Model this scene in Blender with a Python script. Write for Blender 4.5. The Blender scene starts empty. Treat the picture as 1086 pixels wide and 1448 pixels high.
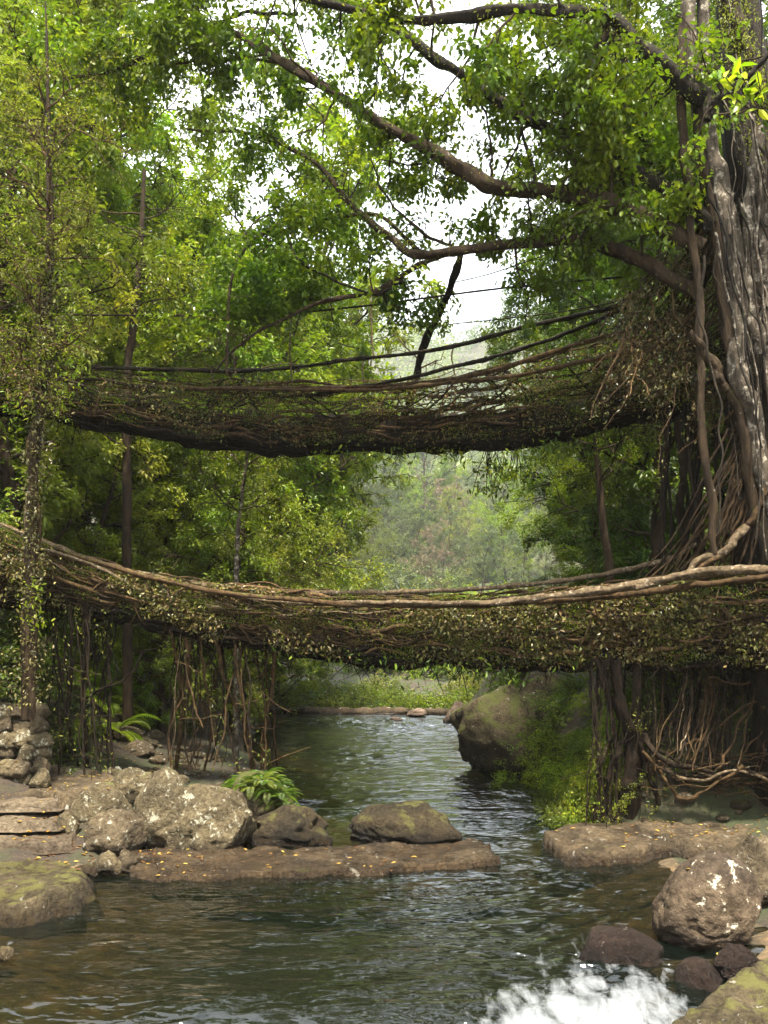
import bpy, math
import numpy as np

# ------------------------------------------------------------------ frame
F, H, HZ, CX = 1205.0, 4.0, 900.0, 543.0      # focal length and horizon in photo pixels, eye height
rng = np.random.default_rng(11)
scene = bpy.context.scene
COL = scene.collection

def P(px, py, Y):
    return np.array([(px - CX) / F * Y, Y, H - (py - HZ) / F * Y])

def depth_at(py, z=0.0):
    return F * (H - z) / (py - HZ)

def G(px, py, z=0.0):
    return P(px, py, depth_at(py, z))

# ------------------------------------------------------------------ noise
def _hash(i, j, k, s):
    n = (i * 73856093) ^ (j * 19349663) ^ (k * 83492791) ^ (s * 2654435)
    n = (n ^ (n >> 13)) * 1274126177
    n = n & 0x7fffffff
    return ((n ^ (n >> 16)) & 0xffff) / 65535.0

def vnoise(p, s=0):
    p = np.asarray(p, float)
    f = np.floor(p).astype(np.int64)
    t = p - f
    t = t * t * (3 - 2 * t)
    out = 0
    for a in (0, 1):
        for b in (0, 1):
            for c in (0, 1):
                w = (t[..., 0] if a else 1 - t[..., 0]) * (t[..., 1] if b else 1 - t[..., 1]) * (t[..., 2] if c else 1 - t[..., 2])
                out = out + w * _hash(f[..., 0] + a, f[..., 1] + b, f[..., 2] + c, s)
    return out * 2 - 1

def fbm(p, octv=4, s=0, gain=.5):
    p = np.asarray(p, float)
    a, out = 1.0, 0
    for o in range(octv):
        out = out + a * vnoise(p * (2 ** o) + 17.3 * o, s + o)
        a *= gain
    return out

def sm(x):
    x = np.clip(x, 0, 1)
    return x * x * (3 - 2 * x)

def nrm(v):
    return v / np.maximum(np.linalg.norm(v, axis=-1, keepdims=True), 1e-9)

def spline(pts, n):
    pts = np.asarray(pts, float)
    q = np.vstack([2 * pts[0] - pts[1], pts, 2 * pts[-1] - pts[-2]])
    m = len(pts) - 1
    t = np.linspace(0, m - 1e-6, n)
    i = t.astype(int)
    u = (t - i)[:, None]
    a, b, c, d = q[i], q[i + 1], q[i + 2], q[i + 3]
    return .5 * (2 * b + (c - a) * u + (2 * a - 5 * b + 4 * c - d) * u * u + (3 * b - a - 3 * c + d) * u ** 3)

# ------------------------------------------------------------------ mesh building
def tag(o, label=None, cat=None, group=None, kind=None):
    if label: o['label'] = label
    if cat: o['category'] = cat
    if group: o['group'] = group
    if kind: o['kind'] = kind
    return o

def empty(name, loc, label=None, cat=None, group=None):
    o = bpy.data.objects.new(name, None)
    COL.objects.link(o)
    o.location = [float(c) for c in loc]
    o.empty_display_size = .2
    return tag(o, label, cat, group)

class MB:
    def __init__(s):
        s.v, s.f, s.a, s.n = [], {3: [], 4: []}, {3: [], 4: []}, 0
        s.pa = []
    def add(s, v, f, tint=0.5, pa=None):
        f = np.asarray(f, np.int64)
        k = f.shape[1]
        s.v.append(np.asarray(v, float))
        s.f[k].append(f + s.n)
        s.a[k].append(np.broadcast_to(np.asarray(tint, float), (len(f),)))
        s.pa.append(np.zeros(len(v)) if pa is None else pa)
        s.n += len(v)
    def build(s, name, mat, parent=None, origin=None, smooth=True, pattr=None):
        v = np.vstack(s.v)
        if parent is not None:
            org = np.array(parent.matrix_basis.translation)
            pp = parent
            while pp.parent is not None:
                pp = pp.parent
                org = org + np.array(pp.matrix_basis.translation)
        else:
            if origin is None:
                origin = [(v[:, 0].min() + v[:, 0].max()) / 2, (v[:, 1].min() + v[:, 1].max()) / 2, v[:, 2].min()]
            org = np.asarray(origin, float)
        me = bpy.data.meshes.new(name)
        v = (v - org).astype(np.float32)
        me.vertices.add(len(v))
        me.vertices.foreach_set('co', v.ravel())
        idx, starts, tint, pos = [], [], [], 0
        for k in (3, 4):
            if s.f[k]:
                f = np.vstack(s.f[k])
                idx.append(f.ravel())
                starts.append(pos + np.arange(len(f)) * k)
                tint.append(np.concatenate(s.a[k]))
                pos += f.size
        idx = np.concatenate(idx).astype(np.int32)
        starts = np.concatenate(starts).astype(np.int32)
        me.loops.add(len(idx)); me.polygons.add(len(starts))
        me.loops.foreach_set('vertex_index', idx)
        me.polygons.foreach_set('loop_start', starts)
        me.polygons.foreach_set('use_smooth', np.full(len(starts), smooth))
        at = me.attributes.new('tint', 'FLOAT', 'FACE')
        at.data.foreach_set('value', np.concatenate(tint).astype(np.float32))
        if pattr:
            pt = me.attributes.new(pattr, 'FLOAT', 'POINT')
            pt.data.foreach_set('value', np.concatenate(s.pa).astype(np.float32))
        me.update(calc_edges=True)
        me.materials.append(mat)
        o = bpy.data.objects.new(name, me)
        COL.objects.link(o)
        if parent is not None:
            o.parent = parent
        else:
            o.location = org
        return o

def tube(mb, pts, rad, sides=6, tint=.5, rough=0.0, cap=False):
    pts = np.asarray(pts, float)
    n = len(pts)
    rad = np.broadcast_to(np.asarray(rad, float), (n,))
    t = nrm(np.gradient(pts, axis=0))
    m = np.abs(t.mean(0))
    ref = np.eye(3)[int(np.argmin(m))]
    a = nrm(np.cross(t, ref)); b = np.cross(t, a)
    th = np.arange(sides) * 2 * math.pi / sides
    r = rad[:, None] * np.ones(sides)[None]
    if rough:
        ph = rng.uniform(0, 100, 3)
        al = np.concatenate([[0], np.cumsum(np.linalg.norm(np.diff(pts, axis=0), axis=1))]) / (rad.mean() * 5 + .05)
        cc = np.stack([np.cos(th)[None] * 1.4 + np.zeros((n, 1)), np.sin(th)[None] * 1.4 + np.zeros((n, 1)),
                       al[:, None] + np.zeros((1, sides))], -1)
        r = r * (1 + rough * fbm(cc + ph, 3))
    v = pts[:, None] + r[..., None] * (np.cos(th)[None, :, None] * a[:, None] + np.sin(th)[None, :, None] * b[:, None])
    i = np.arange(n - 1)[:, None] * sides
    j = np.arange(sides)[None]
    k = (j + 1) % sides
    f = np.stack([i + j, i + k, i + sides + k, i + sides + j], -1).reshape(-1, 4)
    mb.add(v.reshape(-1, 3), f, tint)

def leaves(mb, p, d, L, w=.42, up=.75, fine=False, tint=None, droop=.15):
    p = np.asarray(p, float); n = len(p)
    if n == 0: return
    d = nrm(np.asarray(d, float))
    L = np.broadcast_to(np.asarray(L, float), (n,))[:, None]
    nn = nrm(rng.normal(0, 1, (n, 3)) * (1 - up) + np.array([0, 0, up]))
    s = nrm(np.cross(d, nn)); nn = np.cross(s, d)
    tint = rng.uniform(0, 1, n) if tint is None else np.broadcast_to(tint, (n,))
    if fine:
        W = L * w
        v = np.stack([p, p + d * L * .28 + s * W * .42 + nn * W * .12, p + d * L * .66 + s * W * .40 + nn * W * .10 - nn * L * droop * .4,
                      p + d * L - nn * L * droop,
                      p + d * L * .66 - s * W * .40 + nn * W * .10 - nn * L * droop * .4, p + d * L * .28 - s * W * .42 + nn * W * .12], 1)
        b = np.arange(n)[:, None] * 6
        f = np.vstack([b + np.array([0, 1, 2, 3]), b + np.array([0, 3, 4, 5])])
        mb.add(v.reshape(-1, 3), f, np.concatenate([tint, tint]))
    else:
        v = np.stack([p, p + d * L * .45 + s * L * w * .5 + nn * L * .06, p + d * L - nn * L * droop, p + d * L * .45 - s * L * w * .5 + nn * L * .06], 1)
        b = np.arange(n)[:, None] * 4
        f = np.vstack([b + np.array([0, 1, 2]), b + np.array([0, 2, 3])])
        mb.add(v.reshape(-1, 3), f, np.concatenate([tint, tint]))

# ------------------------------------------------------------------ materials
def newmat(name):
    m = bpy.data.materials.new(name); m.use_nodes = True
    nt = m.node_tree; nt.nodes.clear()
    out = nt.nodes.new('ShaderNodeOutputMaterial')
    return m, nt, out
def N(nt, t, **kw):
    n = nt.nodes.new(t)
    for k, v in kw.items():
        if k.startswith('i_'):
            n.inputs[k[2:].replace('_', ' ')].default_value = v
        else:
            setattr(n, k, v)
    return n
def lk(nt, a, b): nt.links.new(a, b)
def noise(nt, vec, scale, detail=4, rough=.55, dist=0):
    n = N(nt, 'ShaderNodeTexNoise'); n.inputs['Scale'].default_value = scale
    n.inputs['Detail'].default_value = detail; n.inputs['Roughness'].default_value = rough
    n.inputs['Distortion'].default_value = dist
    lk(nt, vec, n.inputs['Vector']); return n.outputs['Fac']
def ramp(nt, fac, stops):
    r = N(nt, 'ShaderNodeValToRGB'); e = r.color_ramp.elements
    while len(e) < len(stops): e.new(.5)
    for i, (p, c) in enumerate(stops):
        e[i].position = p; e[i].color = (c, c, c, 1) if np.isscalar(c) else (*c, 1)
    lk(nt, fac, r.inputs[0]); return r.outputs[0]
def mixc(nt, fac, a, b, mode='MIX'):
    m = N(nt, 'ShaderNodeMix', data_type='RGBA', blend_type=mode)
    if np.isscalar(fac): m.inputs[0].default_value = fac
    else: lk(nt, fac, m.inputs[0])
    for s, x in ((6, a), (7, b)):
        if isinstance(x, tuple): m.inputs[s].default_value = (*x, 1)
        else: lk(nt, x, m.inputs[s])
    return m.outputs[2]
def math_(nt, op, a, b=0.0):
    m = N(nt, 'ShaderNodeMath', operation=op)
    for i, x in enumerate((a, b)):
        if np.isscalar(x): m.inputs[i].default_value = x
        else: lk(nt, x, m.inputs[i])
    return m.outputs[0]
def mapr(nt, v, a, b, c=0., d=1.):
    m = N(nt, 'ShaderNodeMapRange'); lk(nt, v, m.inputs[0])
    for i, x in enumerate((a, b, c, d)): m.inputs[i + 1].default_value = x
    return m.outputs[0]
def bump(nt, h, strength, dist):
    b = N(nt, 'ShaderNodeBump'); b.inputs['Strength'].default_value = strength; b.inputs['Distance'].default_value = dist
    lk(nt, h, b.inputs['Height']); return b.outputs[0]

def leafmat(name, cols, trans=.42, rough=.42, tr_gain=(1.25, 1.35, .6), var=.35):
    """cols: ramp along the per-leaf tint"""
    m, nt, out = newmat(name)
    a = N(nt, 'ShaderNodeAttribute', attribute_name='tint')
    oi = N(nt, 'ShaderNodeObjectInfo')
    st = [(i / (len(cols) - 1), c) for i, c in enumerate(cols)]
    col = ramp(nt, a.outputs['Fac'], st)
    k = mapr(nt, oi.outputs['Random'], 0, 1, 1 - var, 1 + var)
    hs = N(nt, 'ShaderNodeHueSaturation'); lk(nt, col, hs.inputs['Color']); lk(nt, k, hs.inputs['Value'])
    geo = N(nt, 'ShaderNodeNewGeometry')
    big = noise(nt, geo.outputs['Position'], .35, 2)
    lk(nt, mapr(nt, big, .3, .7, .475, .52), hs.inputs['Hue'])
    pb = N(nt, 'ShaderNodeBsdfPrincipled'); lk(nt, hs.outputs[0], pb.inputs['Base Color'])
    pb.inputs['Roughness'].default_value = rough
    pb.inputs['Specular IOR Level'].default_value = .35
    tb = N(nt, 'ShaderNodeBsdfTranslucent')
    lk(nt, mixc(nt, 1.0, hs.outputs[0], tr_gain, 'MULTIPLY'), tb.inputs['Color'])
    mx = N(nt, 'ShaderNodeMixShader'); mx.inputs[0].default_value = trans
    lk(nt, pb.outputs[0], mx.inputs[1]); lk(nt, tb.outputs[0], mx.inputs[2])
    lk(nt, mx.outputs[0], out.inputs[0]); return m

def rockmat(name, c1, c2, lichen=.0, moss=.2, lc=(.42, .40, .32), mc=(.075, .085, .018), gloss=.75, wet=True, scale=1.0, wetz=.26):
    m, nt, out = newmat(name)
    g = N(nt, 'ShaderNodeNewGeometry'); pos = g.outputs['Position']
    n1 = noise(nt, pos, 1.7 * scale, 6, .62); n2 = noise(nt, pos, 14 * scale, 6, .7); n3 = noise(nt, pos, 60 * scale, 3, .7)
    col = mixc(nt, ramp(nt, n1, [(.36, 0.), (.62, 1.)]), c1, c2)
    col = mixc(nt, ramp(nt, n2, [(.40, .0), (.62, .95)]), col, mixc(nt, 1., col, (.38, .34, .30), 'MULTIPLY'))
    col = mixc(nt, ramp(nt, n3, [(.55, .0), (.72, .6)]), col, mixc(nt, 1., col, (.35, .32, .28), 'MULTIPLY'))
    sep = N(nt, 'ShaderNodeSeparateXYZ'); lk(nt, g.outputs['Normal'], sep.inputs[0])
    sp = N(nt, 'ShaderNodeSeparateXYZ'); lk(nt, pos, sp.inputs[0])
    if lichen > 0:
        nl = noise(nt, pos, 5.5 * scale, 7, .72, .25)
        e = .66 - .22 * lichen
        lm = ramp(nt, nl, [(e, 0.), (e + .035, 1.)])
        col = mixc(nt, math_(nt, 'MULTIPLY', lm, .85), col, lc)
        nl2 = noise(nt, pos, 34 * scale, 4, .7)
        col = mixc(nt, ramp(nt, nl2, [(.64, 0.), (.69, .7 * min(1, lichen * 2))]), col, (.48, .43, .30))
    if moss > 0:
        nm = noise(nt, pos, 3.0 * scale, 6, .7)
        mm = math_(nt, 'ADD', nm, math_(nt, 'MULTIPLY', sep.outputs['Z'], .18))
        e = .86 - .42 * moss
        mk = ramp(nt, mm, [(e, 0.), (e + .1, 1.)])
        col = mixc(nt, mk, col, mixc(nt, n3, mc, tuple(x * 1.6 for x in mc)))
    pb = N(nt, 'ShaderNodeBsdfPrincipled'); pb.inputs['Specular IOR Level'].default_value = .25
    if wet:
        wz = math_(nt, 'ADD', sp.outputs['Z'], math_(nt, 'MULTIPLY', n1, -.12))
        wk = ramp(nt, mapr(nt, wz, -.1, wetz + .12), [(.25, 1.), (.8, 0.)])
        col = mixc(nt, math_(nt, 'MULTIPLY', wk, .8), col, mixc(nt, 1., col, (.30, .25, .22), 'MULTIPLY'))
        lk(nt, mapr(nt, wk, 0, 1, gloss, .22), pb.inputs['Roughness'])
    else:
        pb.inputs['Roughness'].default_value = gloss
    lk(nt, col, pb.inputs['Base Color'])
    hgt = math_(nt, 'ADD', math_(nt, 'MULTIPLY', n2, .7), math_(nt, 'MULTIPLY', n3, .25))
    cr = N(nt, 'ShaderNodeTexVoronoi', feature='DISTANCE_TO_EDGE'); cr.inputs['Scale'].default_value = 1.3 * scale
    vv = N(nt, 'ShaderNodeVectorMath', operation='ADD'); lk(nt, pos, vv.inputs[0])
    nc = N(nt, 'ShaderNodeTexNoise'); nc.inputs['Scale'].default_value = 2.5 * scale; lk(nt, pos, nc.inputs['Vector'])
    lk(nt, nc.outputs['Color'], vv.inputs[1]); lk(nt, vv.outputs[0], cr.inputs['Vector'])
    hgt = math_(nt, 'ADD', hgt, math_(nt, 'MULTIPLY', ramp(nt, cr.outputs['Distance'], [(0., 0.), (.03, 1.)]), .12))
    lk(nt, bump(nt, hgt, 1.0, .11), pb.inputs['Normal'])
    lk(nt, pb.outputs[0], out.inputs[0]); return m

def barkmat(name, c1, c2, lichen=0., moss=.3, lc=(.40, .38, .32), mc=(.07, .085, .015), stretch=.25, scale=1.0):
    m, nt, out = newmat(name)
    g = N(nt, 'ShaderNodeNewGeometry'); pos = g.outputs['Position']
    mp = N(nt, 'ShaderNodeMapping'); mp.inputs['Scale'].default_value = (1, 1, stretch); lk(nt, pos, mp.inputs[0])
    n1 = noise(nt, mp.outputs[0], 9 * scale, 5, .65); n2 = noise(nt, mp.outputs[0], 38 * scale, 4, .7); n0 = noise(nt, pos, 1.2, 3)
    a = N(nt, 'ShaderNodeAttribute', attribute_name='tint')
    col = mixc(nt, ramp(nt, n1, [(.35, 0.), (.65, 1.)]), c1, c2)
    col = mixc(nt, 1., col, ramp(nt, a.outputs['Fac'], [(0., .28), (.5, .8), (1., 1.9)]), 'MULTIPLY')
    if lichen > 0:
        nl = noise(nt, pos, 6 * scale, 6, .7, .2); e = .68 - .24 * lichen
        col = mixc(nt, ramp(nt, nl, [(e, 0.), (e + .09, .9)]), col, lc)
    if moss > 0:
        sep = N(nt, 'ShaderNodeSeparateXYZ'); lk(nt, g.outputs['Normal'], sep.inputs[0])
        mm = math_(nt, 'ADD', noise(nt, pos, 4.0 * scale, 5, .7), math_(nt, 'MULTIPLY', sep.outputs['Z'], .15))
        e = .80 - .35 * moss
        col = mixc(nt, ramp(nt, mm, [(e, 0.), (e + .12, .9)]), col, mixc(nt, n2, mc, tuple(x * 2 for x in mc)))
    pb = N(nt, 'ShaderNodeBsdfPrincipled', i_Roughness=.8); pb.inputs['Specular IOR Level'].default_value = .15
    lk(nt, col, pb.inputs['Base Color'])
    lk(nt, bump(nt, math_(nt, 'ADD', n1, math_(nt, 'MULTIPLY', n2, .6)), 1.0, .06), pb.inputs['Normal'])
    lk(nt, pb.outputs[0], out.inputs[0]); return m

M = {}
M['leaf_left'] = leafmat('leaf_left', [(0.056, 0.108, 0.007), (0.120, 0.180, 0.013), (0.176, 0.244, 0.019), (0.320, 0.316, 0.027)])
M['leaf_yellow'] = leafmat('leaf_yellow', [(.07, .11, .010), (.12, .17, .014), (.20, .24, .02), (.34, .32, .03)])
M['leaf_dark'] = leafmat('leaf_dark', [(0.025, 0.050, 0.004), (0.051, 0.086, 0.005), (0.085, 0.137, 0.008), (0.154, 0.188, 0.011)], trans=.3)
M['leaf_fig'] = leafmat('leaf_fig', [(0.043, 0.076, 0.005), (0.077, 0.125, 0.007), (0.138, 0.194, 0.009), (0.273, 0.291, 0.016)], trans=.4, rough=.33)
M['leaf_olive'] = leafmat('leaf_olive', [(0.064, 0.082, 0.011), (0.116, 0.136, 0.018), (0.168, 0.190, 0.024), (0.283, 0.271, 0.042)])
M['leaf_bright'] = leafmat('leaf_bright', [(0.082, 0.144, 0.005), (0.150, 0.229, 0.009), (0.232, 0.313, 0.013), (0.355, 0.385, 0.023)], trans=.45)
M['leaf_dry'] = leafmat('leaf_dry', [(0.053, 0.032, 0.013), (0.105, 0.072, 0.021), (0.180, 0.122, 0.035), (0.315, 0.238, 0.112)], trans=.25, rough=.55, tr_gain=(1.1, .9, .5))
M['leaf_bridge'] = leafmat('leaf_bridge', [(0.026, 0.027, 0.008), (0.060, 0.058, 0.014), (0.112, 0.101, 0.024), (0.225, 0.203, 0.072)], trans=.2, rough=.4)
M['leaf_fallen'] = leafmat('leaf_fallen', [(.08, .04, .014), (.17, .08, .02), (.32, .19, .03), (.48, .36, .07)], trans=.15, rough=.5)
M['leaf_haze'] = leafmat('leaf_haze', [(.05, .078, .034), (.09, .125, .05), (.15, .185, .07), (.25, .265, .11)], trans=.35)  # part of the valley haze put into the paler, bluer leaf colour
M['twig_pink'] = leafmat('twig_pink', [(.10, .07, .05), (.17, .12, .08), (.24, .18, .12), (.20, .20, .07)], trans=.2)
M['rock'] = rockmat('rock', (.165, .125, .072), (.075, .056, .032), .28, .25)
M['rock_lichen'] = rockmat('rock_lichen', (.185, .145, .078), (.09, .07, .037), .42, .3, lc=(.40, .38, .28))
M['rock_spot'] = rockmat('rock_spot', (.125, .088, .052), (.055, .038, .024), .30, .0, lc=(.55, .50, .38), scale=.5)
M['rock_dark'] = rockmat('rock_dark', (.060, .043, .020), (.028, .021, .010), .0, .45, mc=(.06, .055, .015), wetz=.3)
M['rock_wet'] = rockmat('rock_wet', (.070, .048, .036), (.034, .023, .018), .05, .0, gloss=.28, wetz=.5)
M['rock_slab'] = rockmat('rock_slab', (.175, .128, .072), (.066, .048, .027), .2, .12)
M['rock_pink'] = rockmat('rock_pink', (.26, .19, .14), (.17, .125, .09), .2, .05)
M['rock_moss'] = rockmat('rock_moss', (.125, .095, .050), (.06, .046, .022), .12, .5, mc=(.085, .078, .022))
M['rock_step'] = rockmat('rock_step', (.20, .155, .10), (.12, .09, .058), 0., .12, scale=.8)
M['rock_overgrown'] = rockmat('rock_overgrown', (.13, .10, .055), (.06, .046, .022), .15, .72, mc=(.055, .058, .014))
M['bark'] = barkmat('bark', (.070, .045, .023), (.022, .014, .008), .15, .35)
M['bark_mossy'] = barkmat('bark_mossy', (.035, .025, .015), (.012, .009, .006), .08, .55, mc=(.05, .06, .012))
M['bark_pale'] = barkmat('bark_pale', (.15, .118, .082), (.045, .034, .024), .62, .15, lc=(.36, .31, .24))
M['root'] = barkmat('root', (.135, .080, .034), (.04, .024, .012), .12, .3, stretch=.6, scale=1.3)
M['root_pale'] = barkmat('root_pale', (.24, .17, .095), (.07, .048, .028), .5, .25, lc=(.42, .34, .24), stretch=1., scale=1.6)
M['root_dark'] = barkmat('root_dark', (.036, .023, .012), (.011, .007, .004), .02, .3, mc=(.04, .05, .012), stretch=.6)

def groundmat():
    m, nt, out = newmat('forest_floor')
    g = N(nt, 'ShaderNodeNewGeometry'); pos = g.outputs['Position']
    n1 = noise(nt, pos, .6, 6, .6); n2 = noise(nt, pos, 7, 6, .7); n3 = noise(nt, pos, 30, 4, .7)
    col = mixc(nt, ramp(nt, n2, [(.35, 0.), (.65, 1.)]), (.06, .038, .022), (.025, .018, .010))
    col = mixc(nt, ramp(nt, n1, [(.42, 0.), (.58, .8)]), col, (.035, .05, .012))
    col = mixc(nt, ramp(nt, n3, [(.6, 0.), (.68, .6)]), col, (.22, .16, .08))
    pb = N(nt, 'ShaderNodeBsdfPrincipled', i_Roughness=.85); lk(nt, col, pb.inputs['Base Color'])
    lk(nt, bump(nt, math_(nt, 'ADD', n2, math_(nt, 'MULTIPLY', n3, .4)), .9, .12), pb.inputs['Normal'])
    lk(nt, pb.outputs[0], out.inputs[0]); return m
M['ground'] = groundmat()
def bedmat():
    m, nt, out = newmat('riverbed')
    g = N(nt, 'ShaderNodeNewGeometry'); pos = g.outputs['Position']
    n1 = noise(nt, pos, .8, 5, .6); n2 = noise(nt, pos, 9, 5, .7)
    vo = N(nt, 'ShaderNodeTexVoronoi'); vo.inputs['Scale'].default_value = 3.2; lk(nt, pos, vo.inputs['Vector'])
    col = mixc(nt, ramp(nt, n1, [(.38, 0.), (.62, 1.)]), (.17, .10, .042), (.08, .055, .026))
    col = mixc(nt, ramp(nt, vo.outputs['Distance'], [(.1, .0), (.6, .8)]), col, (.04, .03, .015))
    col = mixc(nt, ramp(nt, n2, [(.5, 0.), (.7, .5)]), col, (.22, .15, .06))
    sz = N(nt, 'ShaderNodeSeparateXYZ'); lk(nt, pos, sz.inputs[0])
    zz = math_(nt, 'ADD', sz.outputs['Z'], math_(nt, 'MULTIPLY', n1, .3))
    col = mixc(nt, ramp(nt, mapr(nt, zz, -.75, -.1), [(.1, 1.), (.7, 0.)]), col, (.022, .024, .012))  # deep bed coloured darker, in place of light lost through the water
    pb = N(nt, 'ShaderNodeBsdfPrincipled', i_Roughness=.8); lk(nt, col, pb.inputs['Base Color'])
    lk(nt, bump(nt, n2, .8, .08), pb.inputs['Normal'])
    lk(nt, pb.outputs[0], out.inputs[0]); return m
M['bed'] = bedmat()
def watermat():
    m, nt, out = newmat('stream_water')
    g = N(nt, 'ShaderNodeNewGeometry'); pos = g.outputs['Position']
    mp = N(nt, 'ShaderNodeMapping'); mp.inputs['Scale'].default_value = (1, 2.1, 1); mp.inputs['Rotation'].default_value = (0, 0, .12)
    lk(nt, pos, mp.inputs[0]); p2 = mp.outputs[0]
    a = noise(nt, p2, 2.4, 1, .5, .7); b = noise(nt, p2, 5.0, 1, .5, .5); c = noise(nt, p2, .7, 2, .5)
    h = math_(nt, 'ADD', math_(nt, 'MULTIPLY', a, .55), math_(nt, 'MULTIPLY', b, .26))
    amp = mapr(nt, c, .38, .62, .25, 1.0)
    h = math_(nt, 'MULTIPLY', h, amp)
    nb = bump(nt, h, 1.0, .12)
    gl = N(nt, 'ShaderNodeBsdfGlossy'); gl.inputs['Roughness'].default_value = .02; lk(nt, nb, gl.inputs['Normal'])
    gl.inputs['Color'].default_value = (.95, .97, 1, 1)
    tr = N(nt, 'ShaderNodeBsdfTransparent'); tr.inputs['Color'].default_value = (.50, .48, .37, 1)
    di = N(nt, 'ShaderNodeBsdfDiffuse'); di.inputs['Color'].default_value = (.007, .012, .008, 1)
    body = N(nt, 'ShaderNodeMixShader'); body.inputs[0].default_value = .25
    lk(nt, tr.outputs[0], body.inputs[1]); lk(nt, di.outputs[0], body.inputs[2])
    fr = N(nt, 'ShaderNodeFresnel'); fr.inputs['IOR'].default_value = 1.6; lk(nt, nb, fr.inputs['Normal'])
    mx = N(nt, 'ShaderNodeMixShader'); lk(nt, fr.outputs[0], mx.inputs[0]); lk(nt, body.outputs[0], mx.inputs[1]); lk(nt, gl.outputs[0], mx.inputs[2])
    fo = N(nt, 'ShaderNodeAttribute', attribute_name='foam')
    mp2 = N(nt, 'ShaderNodeMapping'); mp2.inputs['Scale'].default_value = (1, .45, 1); mp2.inputs['Rotation'].default_value = (0, 0, -.75)
    lk(nt, pos, mp2.inputs[0])
    fn = noise(nt, mp2.outputs[0], 4.5, 7, .6, .35)
    fm = ramp(nt, math_(nt, 'ADD', fo.outputs['Fac'], math_(nt, 'MULTIPLY', math_(nt, 'SUBTRACT', fn, .5), 2.1)), [(.36, 0.), (1.05, 1.)])
    fd = N(nt, 'ShaderNodeBsdfPrincipled', i_Roughness=.5); fd.inputs['Base Color'].default_value = (.21, .222, .23, 1)
    lk(nt, bump(nt, noise(nt, mp2.outputs[0], 7, 4, .6, .5), .6, .06), fd.inputs['Normal'])
    m2 = N(nt, 'ShaderNodeMixShader'); lk(nt, fm, m2.inputs[0]); lk(nt, mx.outputs[0], m2.inputs[1]); lk(nt, fd.outputs[0], m2.inputs[2])
    lk(nt, m2.outputs[0], out.inputs[0]); return m
M['water'] = watermat()

# ------------------------------------------------------------------ terrain
SY = [4, 12.4, 14.2, 15.5, 17, 20, 24, 30, 38, 44, 50]
XL = [-6.2, -5.6, -5.0, -4.6, -2.8, -2.35, -2.9, -4.8, -6.3, -7, -8]
SR = [4, 9, 12, 15.8, 18.0, 20, 22, 25, 30, 38, 44, 50]
XR = [4.2, 4.0, 4.6, 4.4, 3.9, 4.1, 4.6, 4.2, 5.0, 4.6, 4.0, 4.5]
def hgt(X, Y):
    xl = np.interp(Y, SY, XL); xr = np.interp(Y, SR, XR)
    dl, dr = xl - X, X - xr
    di = np.minimum(-dl, -dr)
    bed = -.12 - .85 * sm(np.minimum(-dl / 4.4, -dr / 2.6)) - 1.2 * sm((8.2 - Y) / 2.5)
    ln = np.interp(dl, [0, .6, 2, 3.5, 5.2, 6.6, 9, 14, 30, 80, 400], [-.05, .10, .16, .2, .7, 3.6, 9, 14, 22, 34, 50]) + .45 * sm((Y - 16.2) / 1.2) * sm(dl / 1.5)
    lf = np.interp(dl, [0, 1.5, 3.8, 5, 8, 14, 30, 80, 400], [-.05, .5, .9, 2.0, 5, 10, 19, 33, 50])
    left = ln + (lf - ln) * sm((Y - 21) / 5)
    rn = np.interp(dr, [0, 1.5, 3, 5, 8, 14, 30, 80, 400], [-.1, .15, .4, 1.2, 4, 9, 18, 33, 50])
    rf = np.interp(dr, [0, .5, 1.5, 3, 6, 12, 30, 80, 400], [-.1, .8, 2.3, 4.0, 6.5, 11, 20, 34, 50])
    right = rn + (rf - rn) * sm((Y - 16.6) / 1.6)
    near = np.where(dl > 0, left, np.where(dr > 0, right, bed))
    near = near + np.where(di < 0, (.08 + .14 * sm((-di - 3) / 4)) * fbm(np.stack([X * .9, Y * .9, X * 0], -1), 4, 3) * sm(-di / .8), .08 * vnoise(np.stack([X * 1.5, Y * 1.5, X * 0], -1)))
    zc = np.interp(Y, [45, 52, 70, 160, 320, 480, 640, 832, 960, 1280], [-1.2, -1.5, 0, 8, 21.5, 54, 124, 260, 335, 345])
    c = .06 * Y - 1
    wv = 8 + .10 * Y
    far = zc + 32 * (1 - np.exp(-.55 * np.maximum(0, np.abs(X - c) - wv) / 32)) * np.clip(1.3 - Y / 800, .1, 1) + 2.2 * fbm(np.stack([X * .03, Y * .03, X * 0], -1), 4, 9) * np.clip((Y - 50) / 80, 0, 9)
    t = sm((Y - 43.5) / 3.5)
    side = np.maximum(dl, dr)
    ts = sm((Y - 46) / 30)
    tt = np.where(side > 3, ts, t)
    return near * (1 - tt) + far * tt

def hz(x, y): return float(hgt(np.array([float(x)]), np.array([float(y)]))[0])

def grid_mesh(xs, ys, zf):
    X, Y = np.meshgrid(xs, ys)
    Z = zf(X, Y)
    v = np.stack([X, Y, Z], -1).reshape(-1, 3)
    nx, ny = len(xs), len(ys)
    i, j = np.meshgrid(np.arange(nx - 1), np.arange(ny - 1))
    a = (j * nx + i).ravel()
    return v, np.stack([a, a + 1, a + nx + 1, a + nx], -1)

mb = MB()
xs = np.concatenate([-np.geomspace(14, 675, 56)[::-1], np.linspace(-13.8, 13.8, 231), np.geomspace(14, 675, 56)])
ys = np.concatenate([np.linspace(-6, 4, 12)[:-1], np.linspace(4, 50, 300), np.geomspace(50.6, 1290, 135)])
v, f = grid_mesh(xs, ys, hgt)
mb.add(v, f)
tag(mb.build('ground', M['ground'], origin=(0, 0, 0)), 'brown forest floor and valley slopes on both sides of the stream', kind='structure')

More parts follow.
